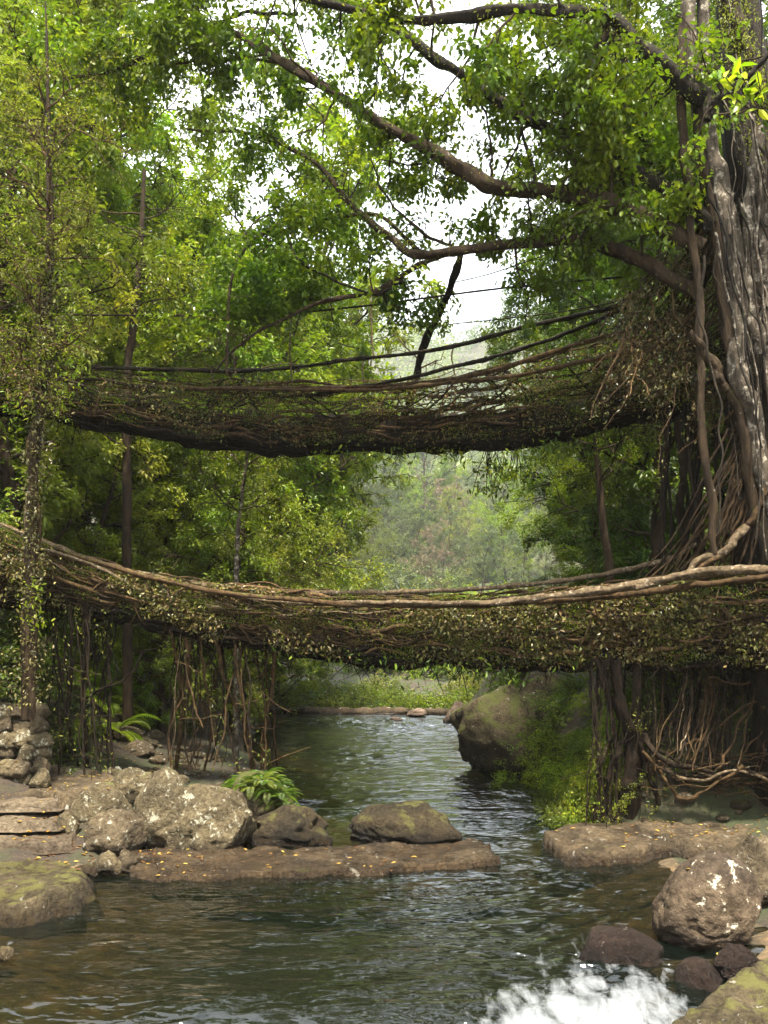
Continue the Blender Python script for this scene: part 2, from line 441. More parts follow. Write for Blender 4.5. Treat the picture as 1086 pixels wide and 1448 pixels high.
mb = MB()
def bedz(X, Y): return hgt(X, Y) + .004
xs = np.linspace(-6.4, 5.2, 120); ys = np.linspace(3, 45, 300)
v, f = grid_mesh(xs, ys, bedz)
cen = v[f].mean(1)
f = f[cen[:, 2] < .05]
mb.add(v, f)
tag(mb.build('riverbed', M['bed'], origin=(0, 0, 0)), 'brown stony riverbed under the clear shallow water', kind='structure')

# water: one sheet, finer and broken where it spills over at the bottom right
mb = MB()
xs = np.concatenate([np.linspace(-9, -6, 20)[:-1], np.linspace(-6, 5, 260), np.linspace(5.1, 8, 12)])
ys = np.concatenate([np.linspace(3, 7, 40)[:-1], np.linspace(7, 22, 420)[:-1], np.linspace(22, 45.2, 330)])
def foam_mask(X, Y):
    a = np.interp(Y, [7, 8.6, 9.1, 9.7, 10.2, 10.8], [1.0, 1.0, .86, .6, .28, 0])
    px = CX + X / Y * F
    b = sm((px - 600) / 190) * sm((1010 - px) / 90)
    r = sm((X - 1.6) / .6) * sm((3.2 - X) / .5) * np.interp(Y, [10, 11, 12], [.75, .35, .05])
    return np.clip(np.maximum(a * b, r * .55), 0, 1.2)
def waterz(X, Y):
    fm = foam_mask(X, Y)
    q = np.stack([X * 2.2, Y * 2.2, X * 0], -1)
    q2 = np.stack([X * .9 + .25 * Y, Y * 2.1 - .3 * X, X * 0], -1)
    z = (.030 * vnoise(q2, 15) + .042 * vnoise(q2 * 2.1 + 4, 16) + .020 * vnoise(q2 * 4.3 + 9, 17)) * (.22 + .95 * sm(.5 + .9 * vnoise(np.stack([X * .3, Y * .25, X * 0], -1), 12)))  + .035 * np.clip(fm, 0, 1) * fbm(q * 1.3, 3, 6)
    fall = sm((9.6 - Y) / 2.0)
    return z - .42 * fall
v, f = grid_mesh(xs, ys, waterz)
X, Y = v[:, 0], v[:, 1]
mb.add(v, f, pa=foam_mask(X, Y))
tag(mb.build('water', M['water'], origin=(0, 0, 0), pattr='foam'), 'rippled stream water with white foam spilling at the bottom right', kind='structure')
mb = MB()
# thin stone weir closing the far end of the pool
wp = spline([P(x, 1013 + dy, Yw) for x, dy, Yw in ((372, -4, 44.8), (420, 0, 44.6), (500, 1, 44.3), (560, 2, 44.2), (610, 3, 44.0), (650, 3, 43.8))], 60)
wp[:, 2] = .06
tube(mb, wp, .24 + .07 * vnoise(np.stack([np.arange(60) * .6, np.zeros(60), np.zeros(60)], -1)), 10, rough=.3)
tag(mb.build('stone_weir', M['rock_slab']), 'low pale stone weir closing the far end of the pool', 'weir')

# ------------------------------------------------------------------ rocks
def ico(sub=4):
    import bmesh
    b = bmesh.new(); bmesh.ops.create_icosphere(b, subdivisions=sub, radius=1)
    v = np.array([x.co[:] for x in b.verts]); f = np.array([[x.index for x in q.verts] for q in b.faces]); b.free()
    return v, f
ICO = {k: ico(k) for k in (3, 4, 5, 6)}
def rockshape(size, seed, sub=5, amp=.28, flat=.0, cuts=7, square=2.0, lean=0, taper=.0):
    v, f = ICO[sub]
    r = np.random.default_rng(seed)
    v = v.copy()
    if square != 2.0:
        v = v / (np.abs(v) ** square).sum(1, keepdims=True) ** (1 / square)
    o = r.uniform(0, 50, 3)
    d = 1 + amp * fbm(v * 1.1 + o, 3, seed % 50) + amp * .3 * fbm(v * 4 + o, 3, seed % 41)
    v = v * d[:, None]
    for _ in range(cuts):                       # flatten facets, as worn broken stone
        n = nrm(r.normal(0, 1, 3)); h = r.uniform(.62, .9)
        k = v @ n - h
        v = v - np.where(k > 0, k * .82, 0)[:, None] * n
    v = v + nrm(v) * (.022 * fbm(v * 8 + o, 4, 5, .6) - .05 * np.exp(-np.abs(vnoise(v * 1.9 + o + 9, 6)) * 22))[:, None]
    v[:, :2] *= np.clip(1 - taper * (v[:, 2:3] + .1), .3, 1.6)
    if lean: v[:, 0] += lean * v[:, 2]
    return v * (np.asarray(size, float) / 2), f
def rock(px, base, w, h, mat, label, z0=0., dr=.8, seed=1, name='boulder', cat='boulder', sub=5, group=None, sink=.25, rot=0., square=2.4, amp=.28, lean=0, Yo=None, cuts=7, taper=.2):
    """px = centre x, base = photo row where it meets the ground or water, w x h seen in photo pixels"""
    Y0 = depth_at(base, z0) if Yo is None else Yo
    W = w / F * Y0
    D = W * dr; Yc = Y0 + D * .42
    W = w / F * Yc
    zb_ = z0 if Yo is None else H - (base - HZ) / F * Y0
    Hh = max(.10, H - (base - h - HZ) / F * Yc - zb_)
    tot = Hh * (1 + sink)
    c = P(px, base, Yc); c[2] = (z0 if Yo is None else H - (base - HZ) / F * Y0)
    v, f = rockshape((W * .97, D, tot * 1.06), seed, sub, amp, cuts=cuts, square=square, lean=lean, taper=taper)
    ca, sa = math.cos(rot), math.sin(rot)
    v = np.stack([v[:, 0] * ca - v[:, 1] * sa, v[:, 0] * sa + v[:, 1] * ca, v[:, 2]], -1)
    mb = MB(); mb.add(v + [c[0], c[1], c[2] + tot / 2 - Hh * sink], f)
    return tag(mb.build(name, mat), label, cat, group)

def slab(outline, z, mat, label, name='rock_slab', cat='rock slab', thick=.3, edge=.12, amp=.05, res=.035, seed=1, tilt=(0, 0), zbase=None, world=False, group=None, jit=.09, groove=.085):
    """heightfield rock on an outline given as photo points lying on height z"""
    q = np.array([p if world else G(p[0], p[1], z)[:2] for p in outline], float)
    mn, mx = q.min(0) - .15, q.max(0) + .15
    nx = int((mx[0] - mn[0]) / res) + 2; ny = int((mx[1] - mn[1]) / res) + 2
    X, Y = np.meshgrid(np.linspace(mn[0], mx[0], nx), np.linspace(mn[1], mx[1], ny))
    pt = np.stack([X, Y], -1)
    ins = np.zeros(X.shape, bool); dist = np.full(X.shape, 9.)
    for a, b in zip(q, np.roll(q, -1, 0)):
        e = b - a; t = np.clip(((pt - a) @ e) / (e @ e), 0, 1)
        dist = np.minimum(dist, np.linalg.norm(pt - a - t[..., None] * e, axis=-1))
        cond = (a[1] > Y) != (b[1] > Y)
        with np.errstate(divide='ignore', invalid='ignore'):
            xi = (b[0] - a[0]) * (Y - a[1]) / (b[1] - a[1]) + a[0]
        ins ^= cond & (X < xi)
    n3 = np.stack([X, Y, X * 0], -1)
    d = np.where(ins, dist, -dist) + jit * fbm(n3 * 3 + seed, 3, seed)
    k = sm(np.clip(d / (edge * .6) + .3, 0, 1)) ** .5
    zb = z - thick if zbase is None else zbase
    top = z + amp * fbm(n3 * 1.3 + seed * 3, 4, seed) + amp * .35 * np.round(1.6 * vnoise(n3 * .9 + seed)) - groove * np.exp(-np.abs(vnoise(n3 * [1.1, 1.9, 1] + seed * 2 + .3 * fbm(n3 * 2, 2)[..., None], 31)) * 26) + .018 * fbm(n3 * 6, 3, 2) + tilt[0] * (X - q[:, 0].mean()) + tilt[1] * (Y - q[:, 1].mean())
    Z = zb + (top - zb) * k
    keep = d > -.1
    v = np.stack([X, Y, Z], -1).reshape(-1, 3)
    i, j = np.meshgrid(np.arange(nx - 1), np.arange(ny - 1)); a = (j * nx + i).ravel()
    f = np.stack([a, a + 1, a + nx + 1, a + nx], -1)
    f = f[keep.ravel()[f].any(1)]
    u, inv = np.unique(f, return_inverse=True)
    mb = MB(); mb.add(v[u], inv.reshape(f.shape))
    return tag(mb.build(name, mat), label, cat, group)

rock(562, 1196, 152, 66, M['rock_dark'], 'dark brown boulder in mid-stream just behind the long flat ledge', seed=3, dr=.6, lean=-.1, taper=.42, square=2.1)
rock(362, 1174, 112, 74, M['rock_overgrown'], 'overgrown bank mound crowned with ferns behind the white-blotched boulder', seed=19, dr=.9, name='mossy_rock', cat='mossy rock', square=2.1)
rock(405, 1198, 124, 60, M['rock_dark'], 'dark mossy boulder below the fern bank, left of the mid-stream boulder', seed=5, dr=.8, taper=.3)
slab([(176, 1206), (240, 1196), (340, 1196), (430, 1197), (500, 1194), (600, 1188), (682, 1184), (704, 1212), (640, 1222), (560, 1226), (450, 1231), (330, 1235), (230, 1238), (178, 1230)],
     .11, M['rock_slab'], 'long flat brown rock ledge reaching from the left bank into the stream', 'rock_ledge', 'rock ledge', seed=4, amp=.045, zbase=-.5, edge=.1)
slab([(765, 1176), (810, 1164), (905, 1158), (962, 1172), (964, 1192), (900, 1202), (830, 1207), (790, 1200)], .24, M['rock_slab'], 'flat wedge-shaped grey brown slab pointing into the stream on the right', seed=9, zbase=-.5, edge=.14, amp=.05)
slab([(880, 1160), (960, 1148), (1090, 1146), (1200, 1150), (1200, 1200), (1086, 1196), (975, 1194), (930, 1182)], .34, M['rock_slab'], 'broad leaf-strewn slab behind the wedge-shaped slab at the right edge', seed=12, zbase=-.4, edge=.16, amp=.07)
rock(1070, 1150, 170, 44, M['rock_dark'], 'dark sloping rock under the roots at the right edge', z0=.4, seed=15, dr=.7, square=3)
rock(985, 1152, 130, 46, M['rock_dark'], 'dark rock beneath the tangle of spreading roots', z0=.35, seed=16, dr=.6, Yo=None)
rock(925, 1156, 70, 26, M['rock_dark'], 'small dark rock at the foot of the root pillar', z0=.35, seed=17, dr=.6)
rock(1004, 1347, 152, 136, M['rock_spot'], 'large rounded brown boulder with white lichen spots at the right', seed=22, dr=.85, amp=.10, lean=.08, sub=6, square=2.15, cuts=2, sink=.12)
rock(1092, 1282, 150, 96, M['rock'], 'pale boulder at the right edge behind the white-spotted boulder', seed=25, dr=.9, z0=.1, square=3)
rock(877, 1372, 132, 58, M['rock_wet'], 'low wet grey boulder lapped by the foam', seed=27, dr=.8, sink=.5, amp=.15, cuts=4)
rock(983, 1414, 82, 56, M['rock_wet'], 'small wet reddish brown boulder at the edge of the rapids', seed=31, dr=.9, amp=.15, z0=-.12)
rock(1044, 1388, 74, 50, M['rock_wet'], 'small dark wet rock wedged beneath the white-spotted boulder', seed=33, dr=.9)
rock(986, 1208, 38, 16, M['rock_pink'], 'small pale pinkish stone between the right slabs', seed=35, z0=.06, sub=4, name='stone', cat='stone')
slab([(905, 1448), (950, 1422), (1000, 1398), (1050, 1380), (1110, 1368), (1200, 1372), (1230, 1600), (930, 1600), (880, 1500)], .30, M['rock_moss'], 'big pale sloping rock in the bottom right corner', 'boulder', 'boulder', seed=37, zbase=-1, edge=.3, amp=.12, res=.03, tilt=(.15, .1))
# right mid-distance
rock(702, 1094, 124, 118, M['rock_overgrown'], 'large mossy boulder standing in the pool on the right, beyond the lower bridge', seed=41, dr=.8, sink=.1, square=2.7, lean=.05, taper=-.05)
rock(770, 1040, 90, 84, M['rock_moss'], 'mossy rock shoulder behind the large pool boulder', seed=43, z0=.5, sub=4)
rock(646, 1022, 40, 28, M['rock_pink'], 'pale pink rock at the right end of the weir', seed=45, sub=4)
rock(590, 1014, 32, 12, M['rock_pink'], 'low flat stone in the middle of the weir', seed=46, sub=4, name='stone', cat='stone')
rock(560, 1019, 18, 5, M['rock_pink'], 'tiny pale stone in the water before the weir', seed=47, sub=3, name='stone', cat='stone')
# left bank
rock(288, 1200, 136, 100, M['rock_lichen'], 'big pale boulder blotched with white lichen beside the ledge', seed=51, dr=.7, sub=6, square=3.2, z0=.12, lean=-.12, amp=.2)
rock(224, 1199, 92, 112, M['rock_lichen'], 'rounded yellow-grey boulder leaning on the white-blotched boulder', seed=58, dr=.8, z0=.14, amp=.18)
rock(190, 1138, 82, 54, M['rock_lichen'], 'squat lichen-covered boulder at the top of the boulder pile', seed=55, z0=.62, dr=.8)
rock(232, 1140, 58, 52, M['rock'], 'smooth grey rock on the right shoulder of the boulder pile', seed=56, z0=.72, dr=.8)
rock(140, 1166, 112, 58, M['rock_lichen'], 'low white-blotched boulder beside the steps', seed=57, z0=.35, dr=.7)
rock(170, 1200, 90, 50, M['rock'], 'brown rock under the low white-blotched boulder', seed=61, z0=.2, dr=.7)
rock(94, 1176, 38, 24, M['rock_lichen'], 'small pale stone at the end of the middle step', seed=62, z0=.3, sub=4, name='stone', cat='stone')
slab([(-60, 1112), (20, 1104), (75, 1096), (130, 1092), (215, 1096), (205, 1108), (150, 1113), (96, 1124), (70, 1120), (-60, 1120)], .90, M['rock_slab'], 'flat earthy stone landing at the top of the steps', 'stone_landing', 'landing', seed=63, edge=.1, zbase=.2, amp=.03)
for (a, b, c, d, z, lb, sd) in ((-70, 84, 1118, 1134, .80, 'topmost of the three worn stone steps at the left edge', 66), (-70, 82, 1144, 1161, .56, 'middle one of the three worn stone steps at the left edge', 67), (-70, 108, 1168, 1191, .32, 'lowest and widest of the three worn stone steps at the left edge', 68)):
    st_ = slab([(a, c), (b - 14, c - 2), (b, c + 6), (b - 4, d), (a, d + 3)], z, M['rock_step'], lb, 'stone_step', 'step', zbase=z - .17, edge=.06, amp=.03, res=.02, seed=sd, jit=.05, groove=.04, group='stone steps by the stream')
    ri_ = slab([(a, c), (b - 18, c - 2), (b - 6, c + 3), (b - 9, d - 2.5), (a, d - 1)], z - .09, M['rock'], None, 'riser', None, zbase=-.1, edge=.05, amp=.015, res=.02, seed=sd + 9, jit=.02, groove=.02)
    ri_.parent = st_; ri_.location = ri_.location - st_.location
slab([(-60, 1222), (40, 1206), (92, 1210), (128, 1226), (136, 1242), (104, 1262), (50, 1278), (-60, 1286)], .3, M['rock_moss'], 'mound covered in yellow-green moss at the left edge of the water', 'mossy_rock', 'mossy rock', seed=71, edge=.5, zbase=-.3, amp=.08)
k = 0
for (x, b, w, h, lb) in ((150, 1236, 40, 30, 'small dark stone at the foot of the ledge, left of two'), (180, 1232, 32, 28, 'small grey stone wedged where the ledge meets the bank'), (24, 1288, 66, 26, 'pale stone at the water line below the mossy mound'),
                         (120, 1240, 34, 20, 'small stone on the water line right of the mossy mound'), (6, 1360, 26, 22, 'pale round stone alone in the water at the left edge'), (200, 1222, 30, 14, 'flat stone lying on the near end of the ledge'),
                         (88, 1206, 26, 16, 'small stone at the end of the lowest step'), (160, 1214, 44, 18, 'low stone half buried in yellow leaves')):
    rock(x, b, w, h, M['rock'] if k % 2 else M['rock_lichen'], lb, seed=80 + k, sub=4, name='stone', cat='stone', z0=.04); k += 1
# dry stone wall, far left
wr = np.random.default_rng(5)
LB = 'grey rounded stone in the rough stack beside the left tree'
for row in range(6):
    for c in range(4):
        w = wr.uniform(22, 34); x = -8 + c * 22 + wr.uniform(-4, 4) - row * 1.5
        rock(x, 1112 - row * 19 + wr.uniform(-2, 2), w, 22, M['rock' if wr.random() < .6 else 'rock_lichen'], LB, Yo=17.3 + row * .12 + wr.uniform(0, .2), seed=100 + row * 7 + c, sub=4, name='stone', cat='stone', group='stones stacked beside the left tree', dr=1.0, square=2.8)
# stones on the slope by the path
for i in range(70):
    Y = wr.uniform(22.5, 38); x0 = np.interp(Y, [22, 30, 38], [-6.0, -8.4, -10.2]); X = x0 - wr.uniform(-.3, 2.4)
    s = wr.uniform(.3, .75); z = hz(X, Y)
    v, f = rockshape((s * 1.3, s, s * .7), 200 + i % 14, 4, cuts=6)
    mb = MB(); mb.add(v + [X, Y, z + s * .12], f)
    tag(mb.build('stone', M['rock'] if i % 3 else M['rock_dark'], origin=(X, Y, z)), 'loose grey stone on the slope above the path at left', 'stone', 'loose stones on the slope beside the path')
for i in range(90):
    Y = wr.uniform(17.8, 25); X = np.interp(Y, SY, XL) - wr.uniform(.1, 4.2); s_ = wr.uniform(.12, .42); z = hz(X, Y)
    v, f = rockshape((s_ * 1.3, s_, s_ * .7), 300 + i % 12, 3, cuts=6)
    mb = MB(); mb.add(v + [X, Y, z + s_ * .1], f)
    tag(mb.build('stone', M[('rock', 'rock_dark', 'rock_lichen')[i % 3]], origin=(X, Y, z)), 'small rubble stone on the bank among the hanging roots', 'stone', 'rubble stones among the hanging roots at left')
for i in range(60):
    Y = wr.uniform(16.3, 18.0); X = wr.uniform(4.9, 8.6); s_ = wr.uniform(.10, .34); z = hz(X, Y)
    v, f = rockshape((s_ * 1.3, s_, s_ * .7), 330 + i % 12, 3, cuts=6)
    mb = MB(); mb.add(v + [X, Y, z + s_ * .1], f)
    tag(mb.build('stone', M[('rock', 'rock_dark', 'rock_slab')[i % 3]], origin=(X, Y, z)), 'small loose stone on the ground under the spreading roots', 'stone', 'loose stones under the spreading roots at right')
# pale bare rock apron left of the pool
slab([(-8.6, 36), (-7.0, 33), (-5.3, 33.5), (-5.0, 36), (-5.6, 40), (-6.3, 44.5), (-9.5, 45), (-10.5, 40)], .55, M['rock_pink'], 'smooth bare pale rock slope at the left of the far pool', 'rock_slope', 'rock slope', seed=91, zbase=-.4, edge=2.2, amp=.12, res=.12, tilt=(-.28, 0), world=True)

# ------------------------------------------------------------------ plants
def grow(br, lf, p, d, L, r, lvl, par):
    n = 5 if lvl else 4
    pts = [p]; d = nrm(d)
    for i in range(n):
        d = nrm(d + rng.normal(0, par['wob'], 3) + np.array([0, 0, par['lift'] if lvl else par['droop']]))
        pts.append(pts[-1] + d * L / n)
    pts = np.array(pts)
    rr = r * np.linspace(1, .35, n + 1)
    if r > par.get('minr', .0): tube(br, pts, rr, 5 if lvl > 1 else (4 if lvl else 3), tint=rng.uniform(.3, .7))
    if lvl == 0:
        k = par['nl']
        t = rng.uniform(.1, 1, k) * n
        i = np.minimum(t.astype(int), n - 1); u = (t - i)[:, None]
        q = pts[i] * (1 - u) + pts[i + 1] * u
        dd = nrm(pts[i + 1] - pts[i]) * .45 + rng.normal(0, .75, (k, 3)) * [1, 1, .45] + [0, 0, par.get('ldroop', -.2)]
        lf.append((q + rng.normal(0, par['spread'], (k, 3)), dd))
    else:
        for j in range(par['nb'][lvl]):
            t = rng.uniform(.25, 1) if j else 1.0
            i = min(int(t * n), n - 1)
            q = pts[i] + (pts[i + 1] - pts[i]) * (t * n - i)
            a = nrm(pts[i + 1] - pts[i])
            s = nrm(np.cross(a, rng.normal(0, 1, 3)))
            s[2] *= par.get('flatten', .6)
            grow(br, lf, q, a * par.get('fwd', .6) + s * .8, L * par['k'] * rng.uniform(.7, 1.2), r * .5, lvl - 1, par)

def make_tree(name, h, crown, leaf, lmat, bmat, label, cat, group, nlimb=16, nl=16, low=.25, par=None, rt=None, fine=False, top=1.0, w=.45):
    """prototype standing on the origin"""
    root = empty(name, (0, 0, 0), label, cat, group)
    pr = dict(wob=.16, lift=.03, droop=-.12, nb={1: 6, 2: 7}, nl=nl, spread=.10, k=.42, minr=.006); pr.update(par or {})
    tr, lb, lf = MB(), MB(), []
    rt = rt or h * .014
    pts = [np.array([0, 0, -.6])]; d = np.array([0, 0, 1.])
    for i in range(10):
        d = nrm(d + rng.normal(0, .07, 3) * [1, 1, 0]); pts.append(pts[-1] + d * h * .95 / 10)
    sp = spline(pts, 34)
    tube(tr, sp, rt * np.linspace(1, .18, 34) * (1 + .6 * np.exp(-np.arange(34) / 2.)), 9, rough=.18)
    tr.build('trunk', bmat, root)
    for i in range(nlimb):
        t = low + (1 - low) * (i + rng.random()) / nlimb
        q = sp[min(int(t * 33), 33)]
        ang = i * 2.4 + rng.uniform(-.5, .5)
        prof = math.sin(math.pi * min(1, (1 - t) / (1 - low) * .75 + .18)) ** .7
        Lb = crown * prof * rng.uniform(.75, 1.15)
        dv = np.array([math.cos(ang), math.sin(ang), rng.uniform(.1, .7) + (t > .85) * .8])
        grow(lb, lf, q, dv, Lb, rt * .38 * (1.1 - t * .7), 2, pr)
    lb.build('branches', bmat, root)
    cr = MB()
    p = np.vstack([a for a, _ in lf]); dd = np.vstack([b for _, b in lf])
    # per-spray colour: clumps of lighter and darker leaves
    tn = np.clip(.5 + .35 * vnoise(p * .55 + 5, 2) + rng.normal(0, .16, len(p)), 0, 1)
    leaves(cr, p, dd, leaf * rng.uniform(.6, 1.25, len(p)), w=w, fine=fine, tint=tn)
    cr.build('crown', lmat, root, smooth=False)
    return root

def kids(o): return [c for c in bpy.data.objects if c.parent == o]
def copy_tree(src, loc, rz, sc, label=None, group=None, mat=None, ch=None):
    r = src.copy(); COL.objects.link(r)
    r.location = loc; r.rotation_euler = (0, 0, rz); r.scale = (sc, sc, sc)
    if label: r['label'] = label
    if group: r['group'] = group
    for c in (ch or kids(src)):
        k = c.copy(); COL.objects.link(k); k.parent = r
        if mat and c.name.startswith(('crown', 'foliage', 'frond')):
            k.material_slots[0].link = 'OBJECT'; k.material_slots[0].material = mat
    return r

GL, GR, GV = 'trees crowding the left bank', 'trees on the right bank behind the bridges', 'hazy trees in the valley beyond the pool'
TP = [make_tree('forest_tree', 17, 4.6, .22, M['leaf_left'], M['bark'], 'leafy green tree on the left bank', 'tree', GL, nlimb=26, nl=30, low=.12),
      make_tree('forest_tree', 20, 5.2, .23, M['leaf_left'], M['bark'], 'tall leafy tree on the left bank', 'tree', GL, nlimb=28, nl=30, low=.2, par=dict(droop=-.25)),
      make_tree('forest_tree', 13, 4.2, .16, M['leaf_yellow'], M['bark'], 'yellow-green tree on the left bank', 'tree', GL, nlimb=24, nl=34, low=.1, par=dict(k=.46)),
      make_tree('forest_tree', 15, 4.2, .19, M['leaf_dark'], M['bark'], 'dark green tree on the bank', 'tree', GR, nlimb=26, nl=30, low=.05, par=dict(droop=-.3))]
TPK = [kids(t) for t in TP]
used = set()
def put(k, X, Y, sc, label, group, mat=None, dz=0, rz=None):
    z = hz(X, Y) + dz
    rz = rng.uniform(0, 6.28) if rz is None else rz
    if k not in used and mat is None:
        used.add(k); r = TP[k]; r.location = (X, Y, z); r.rotation_euler = (0, 0, rz); r.scale = (sc,) * 3
        r['label'] = label; r['group'] = group; return r
    return copy_tree(TP[k], (X, Y, z), rz, sc, label, group, mat, TPK[k])
def px2x(px, Y): return (px - CX) / F * Y
left = [(0, 130, 30, .95, None), (1, 60, 30, 1., None), (0, 250, 33, 1.05, None), (2, 330, 34, 1.0, None), (1, 190, 39, 1.05, None), (0, 20, 22.5, .9, 'leaf_olive'),
        (1, -60, 27, 1.05, None), (2, 120, 27.5, .8, None), (0, 340, 42, 1.05, None), (1, 270, 47, 1.15, 'leaf_yellow'), (2, 392, 46, 1.05, None), (0, -40, 40, 1.3, None),
        (1, 110, 46, 1.3, None), (0, 365, 55, 1.2, 'leaf_yellow'), (1, 330, 58, 1.3, None), (2, 230, 28, .75, 'leaf_left'), (0, 60, 36, 1.1, 'leaf_bright'), (1, -120, 34, 1.3, None),
        (2, 180, 33, 1.2, 'leaf_bright'), (2, 440, 74, .8, 'leaf_bright'), (3, 40, 30, .6, None), (2, 300, 29, .7, 'leaf_olive'),
        (1, 318, 49, 1.5, None), (1, 350, 55, 1.65, 'leaf_left'), (1, 385, 70, 1.7, 'leaf_yellow'), (1, 335, 44, 1.5, 'leaf_bright'), (0, 300, 50, 1.9, None)]
lab = ['green tree nearest the left bridge ends', 'tall green tree high on the left bank', 'full green tree above the left path', 'yellow-leaved tree right of the left group', 'tall tree in the middle of the left bank',
       'olive tree at the left edge behind the vine-wrapped trunk', 'tall tree mostly cut off by the left edge', 'small yellow-green tree low behind the left end of the upper bridge', 'green tree farther back along the left bank',
       'yellowing tall tree in the second row at left', 'yellow-green tree at the right end of the left group', 'big tree far up the left slope at the picture edge', 'big tree far up the left slope', 'yellow tree behind the left group near the gap',
       'tall slender tree behind the left group near the gap', 'low green tree under the upper bridge at left', 'bright green tree in the upper left', 'tall tree beyond the left picture edge', 'bright yellow-green tree between the left trunks',
       'greyish green tree at the left side of the valley gap', 'small dark tree behind the left end of the lower bridge', 'small olive tree just above the lower bridge at left',
       'very tall tree beyond the weir at left', 'full-crowned tree beyond the weir, left of the sky gap', 'tall yellow-leaved tree at the left rim of the sky gap', 'bright tall tree at the far left corner of the pool', 'towering tree behind the left bank, near the top of the picture']
for (k, px, Y, sc, m), l in zip(left, lab):
    put(k, px2x(px, Y), Y, sc, l, GL, M[m] if m else None)
right = [(3, 930, 24, .9, None), (3, 1010, 27, 1.15, None), (3, 850, 33, .85, None), (0, 900, 36, 1.1, 'leaf_dark'), (3, 1100, 24, 1.2, None), (1, 980, 38, 1.2, 'leaf_fig'), (2, 835, 42, .75, 'leaf_fig'),
         (1, 850, 50, .9, 'leaf_fig'), (0, 1000, 50, 1.3, 'leaf_left'), (3, 1080, 34, 1.3, None), (0, 865, 62, .75, 'leaf_haze'), (2, 870, 29, .7, 'leaf_bright')]
labr = ['dark dense tree right behind the fig trunk', 'dark tree behind the right end of the upper bridge', 'dark tree above the lower bridge at right', 'full dark tree in the second row at right', 'tall dark tree at the right picture edge',
        'tall green tree high on the right slope', 'low green tree at the right side of the valley gap', 'slender green tree behind the right group', 'big green tree far up the right slope', 'big dark tree far right', 'greyish tree on the right side of the valley', 'small bright green tree above the lower bridge at right']
for (k, px, Y, sc, m), l in zip(right, labr):
    put(k, px2x(px, Y), Y, sc, l, GR, M[m] if m else None)
val = [(0, 500, 75, .75), (2, 560, 70, .6), (1, 592, 100, .95), (0, 640, 90, .62), (2, 715, 78, .8), (1, 540, 120, .95), (2, 480, 100, .9), (0, 690, 115, .85), (1, 750, 105, .9), (3, 630, 125, .9), (2, 770, 70, .6),
       (0, 450, 90, 1.0), (1, 610, 145, 1.0), (0, 530, 150, 1.1), (2, 660, 150, 1.1), (0, 720, 150, 1.1), (1, 480, 150, 1.1), (2, 520, 62, .4), (2, 610, 62, .36), (0, 680, 66, .36), (3, 740, 60, .4), (3, 450, 58, .5),
       (3, 520, 85, .7), (3, 570, 92, .7), (3, 660, 84, .65), (3, 610, 110, .8), (3, 700, 98, .8), (2, 500, 115, 1.), (2, 590, 130, 1.), (2, 650, 108, .8), (3, 740, 125, .9), (3, 545, 135, 1.), (2, 690, 130, 1.), (2, 625, 72, .45), (2, 480, 68, .55), (3, 580, 66, .45)]
for i, (k, px, Y, sc) in enumerate(val):
    Y, sc = Y * 3.1, sc * 3.2
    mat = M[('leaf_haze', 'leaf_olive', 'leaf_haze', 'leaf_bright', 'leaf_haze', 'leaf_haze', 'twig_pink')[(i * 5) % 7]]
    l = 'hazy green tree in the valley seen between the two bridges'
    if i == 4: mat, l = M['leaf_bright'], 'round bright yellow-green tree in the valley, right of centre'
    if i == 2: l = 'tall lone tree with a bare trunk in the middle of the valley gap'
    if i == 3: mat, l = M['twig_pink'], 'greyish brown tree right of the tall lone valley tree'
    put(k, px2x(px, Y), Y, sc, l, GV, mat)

# bushes and ferns
def make_bush(name, r, leaf, lmat, label, n=26, nl=26, group=None, h=.8, fine=False):
    root = empty(name, (0, 0, 0), label, 'bush', group)
    st, lf = MB(), []
    pr = dict(wob=.2, lift=.02, droop=-.15, nb={1: 5, 2: 5}, nl=nl, spread=.05, k=.45, minr=.003)
    for i in range(n):
        a = rng.uniform(0, 6.28); e = rng.uniform(.15, 1.2)
        grow(st, lf, np.array([rng.normal(0, .12 * r), rng.normal(0, .12 * r), -.1]), np.array([math.cos(a), math.sin(a), e * h * 1.4]), r * rng.uniform(.7, 1.1), .02, 1, pr)
    st.build('stems', M['bark'], root)
    p = np.vstack([a for a, _ in lf]); dd = np.vstack([b for _, b in lf])
    cr = MB(); tn = np.clip(.5 + .35 * vnoise(p * 1.5 + 5, 2) + rng.normal(0, .18, len(p)), 0, 1)
    leaves(cr, p, dd, leaf * rng.uniform(.6, 1.3, len(p)), tint=tn, fine=fine)
    cr.build('foliage', lmat, root, smooth=False)
    return root
def make_fern(name, L, n, lmat, label, group):
    root = empty(name, (0, 0, 0), label, 'fern', group)
    for i in range(n):
        fr = MB()
        a = i * 2.4 + rng.uniform(-.3, .3); el = rng.uniform(.5, 1.2); l = L * rng.uniform(.7, 1.1)
        d = np.array([math.cos(a) * math.cos(el), math.sin(a) * math.cos(el), math.sin(el)]); pts = [np.zeros(3)]
        for k in range(12):
            d = nrm(d + [0, 0, -.16]); pts.append(pts[-1] + d * l / 12)
        pts = np.array(pts); tube(fr, pts, l * .008, 3, tint=.3)
        sp = spline(pts, 26)[3:]; t = nrm(np.gradient(sp, axis=0)); s = nrm(np.cross(t, [0, 0, 1.]))
        wd = l * .20 * np.sin(np.linspace(.35, 3.0, len(sp)))
        for sg in (-1, 1):
            leaves(fr, sp, s * sg + t * .45, np.maximum(wd, .01), w=.20, up=.93, tint=np.clip(rng.normal(.5, .15, len(sp)), 0, 1))
        fr.build('frond', lmat, root, smooth=False)
    return root
GB = 'undergrowth bushes on the banks'
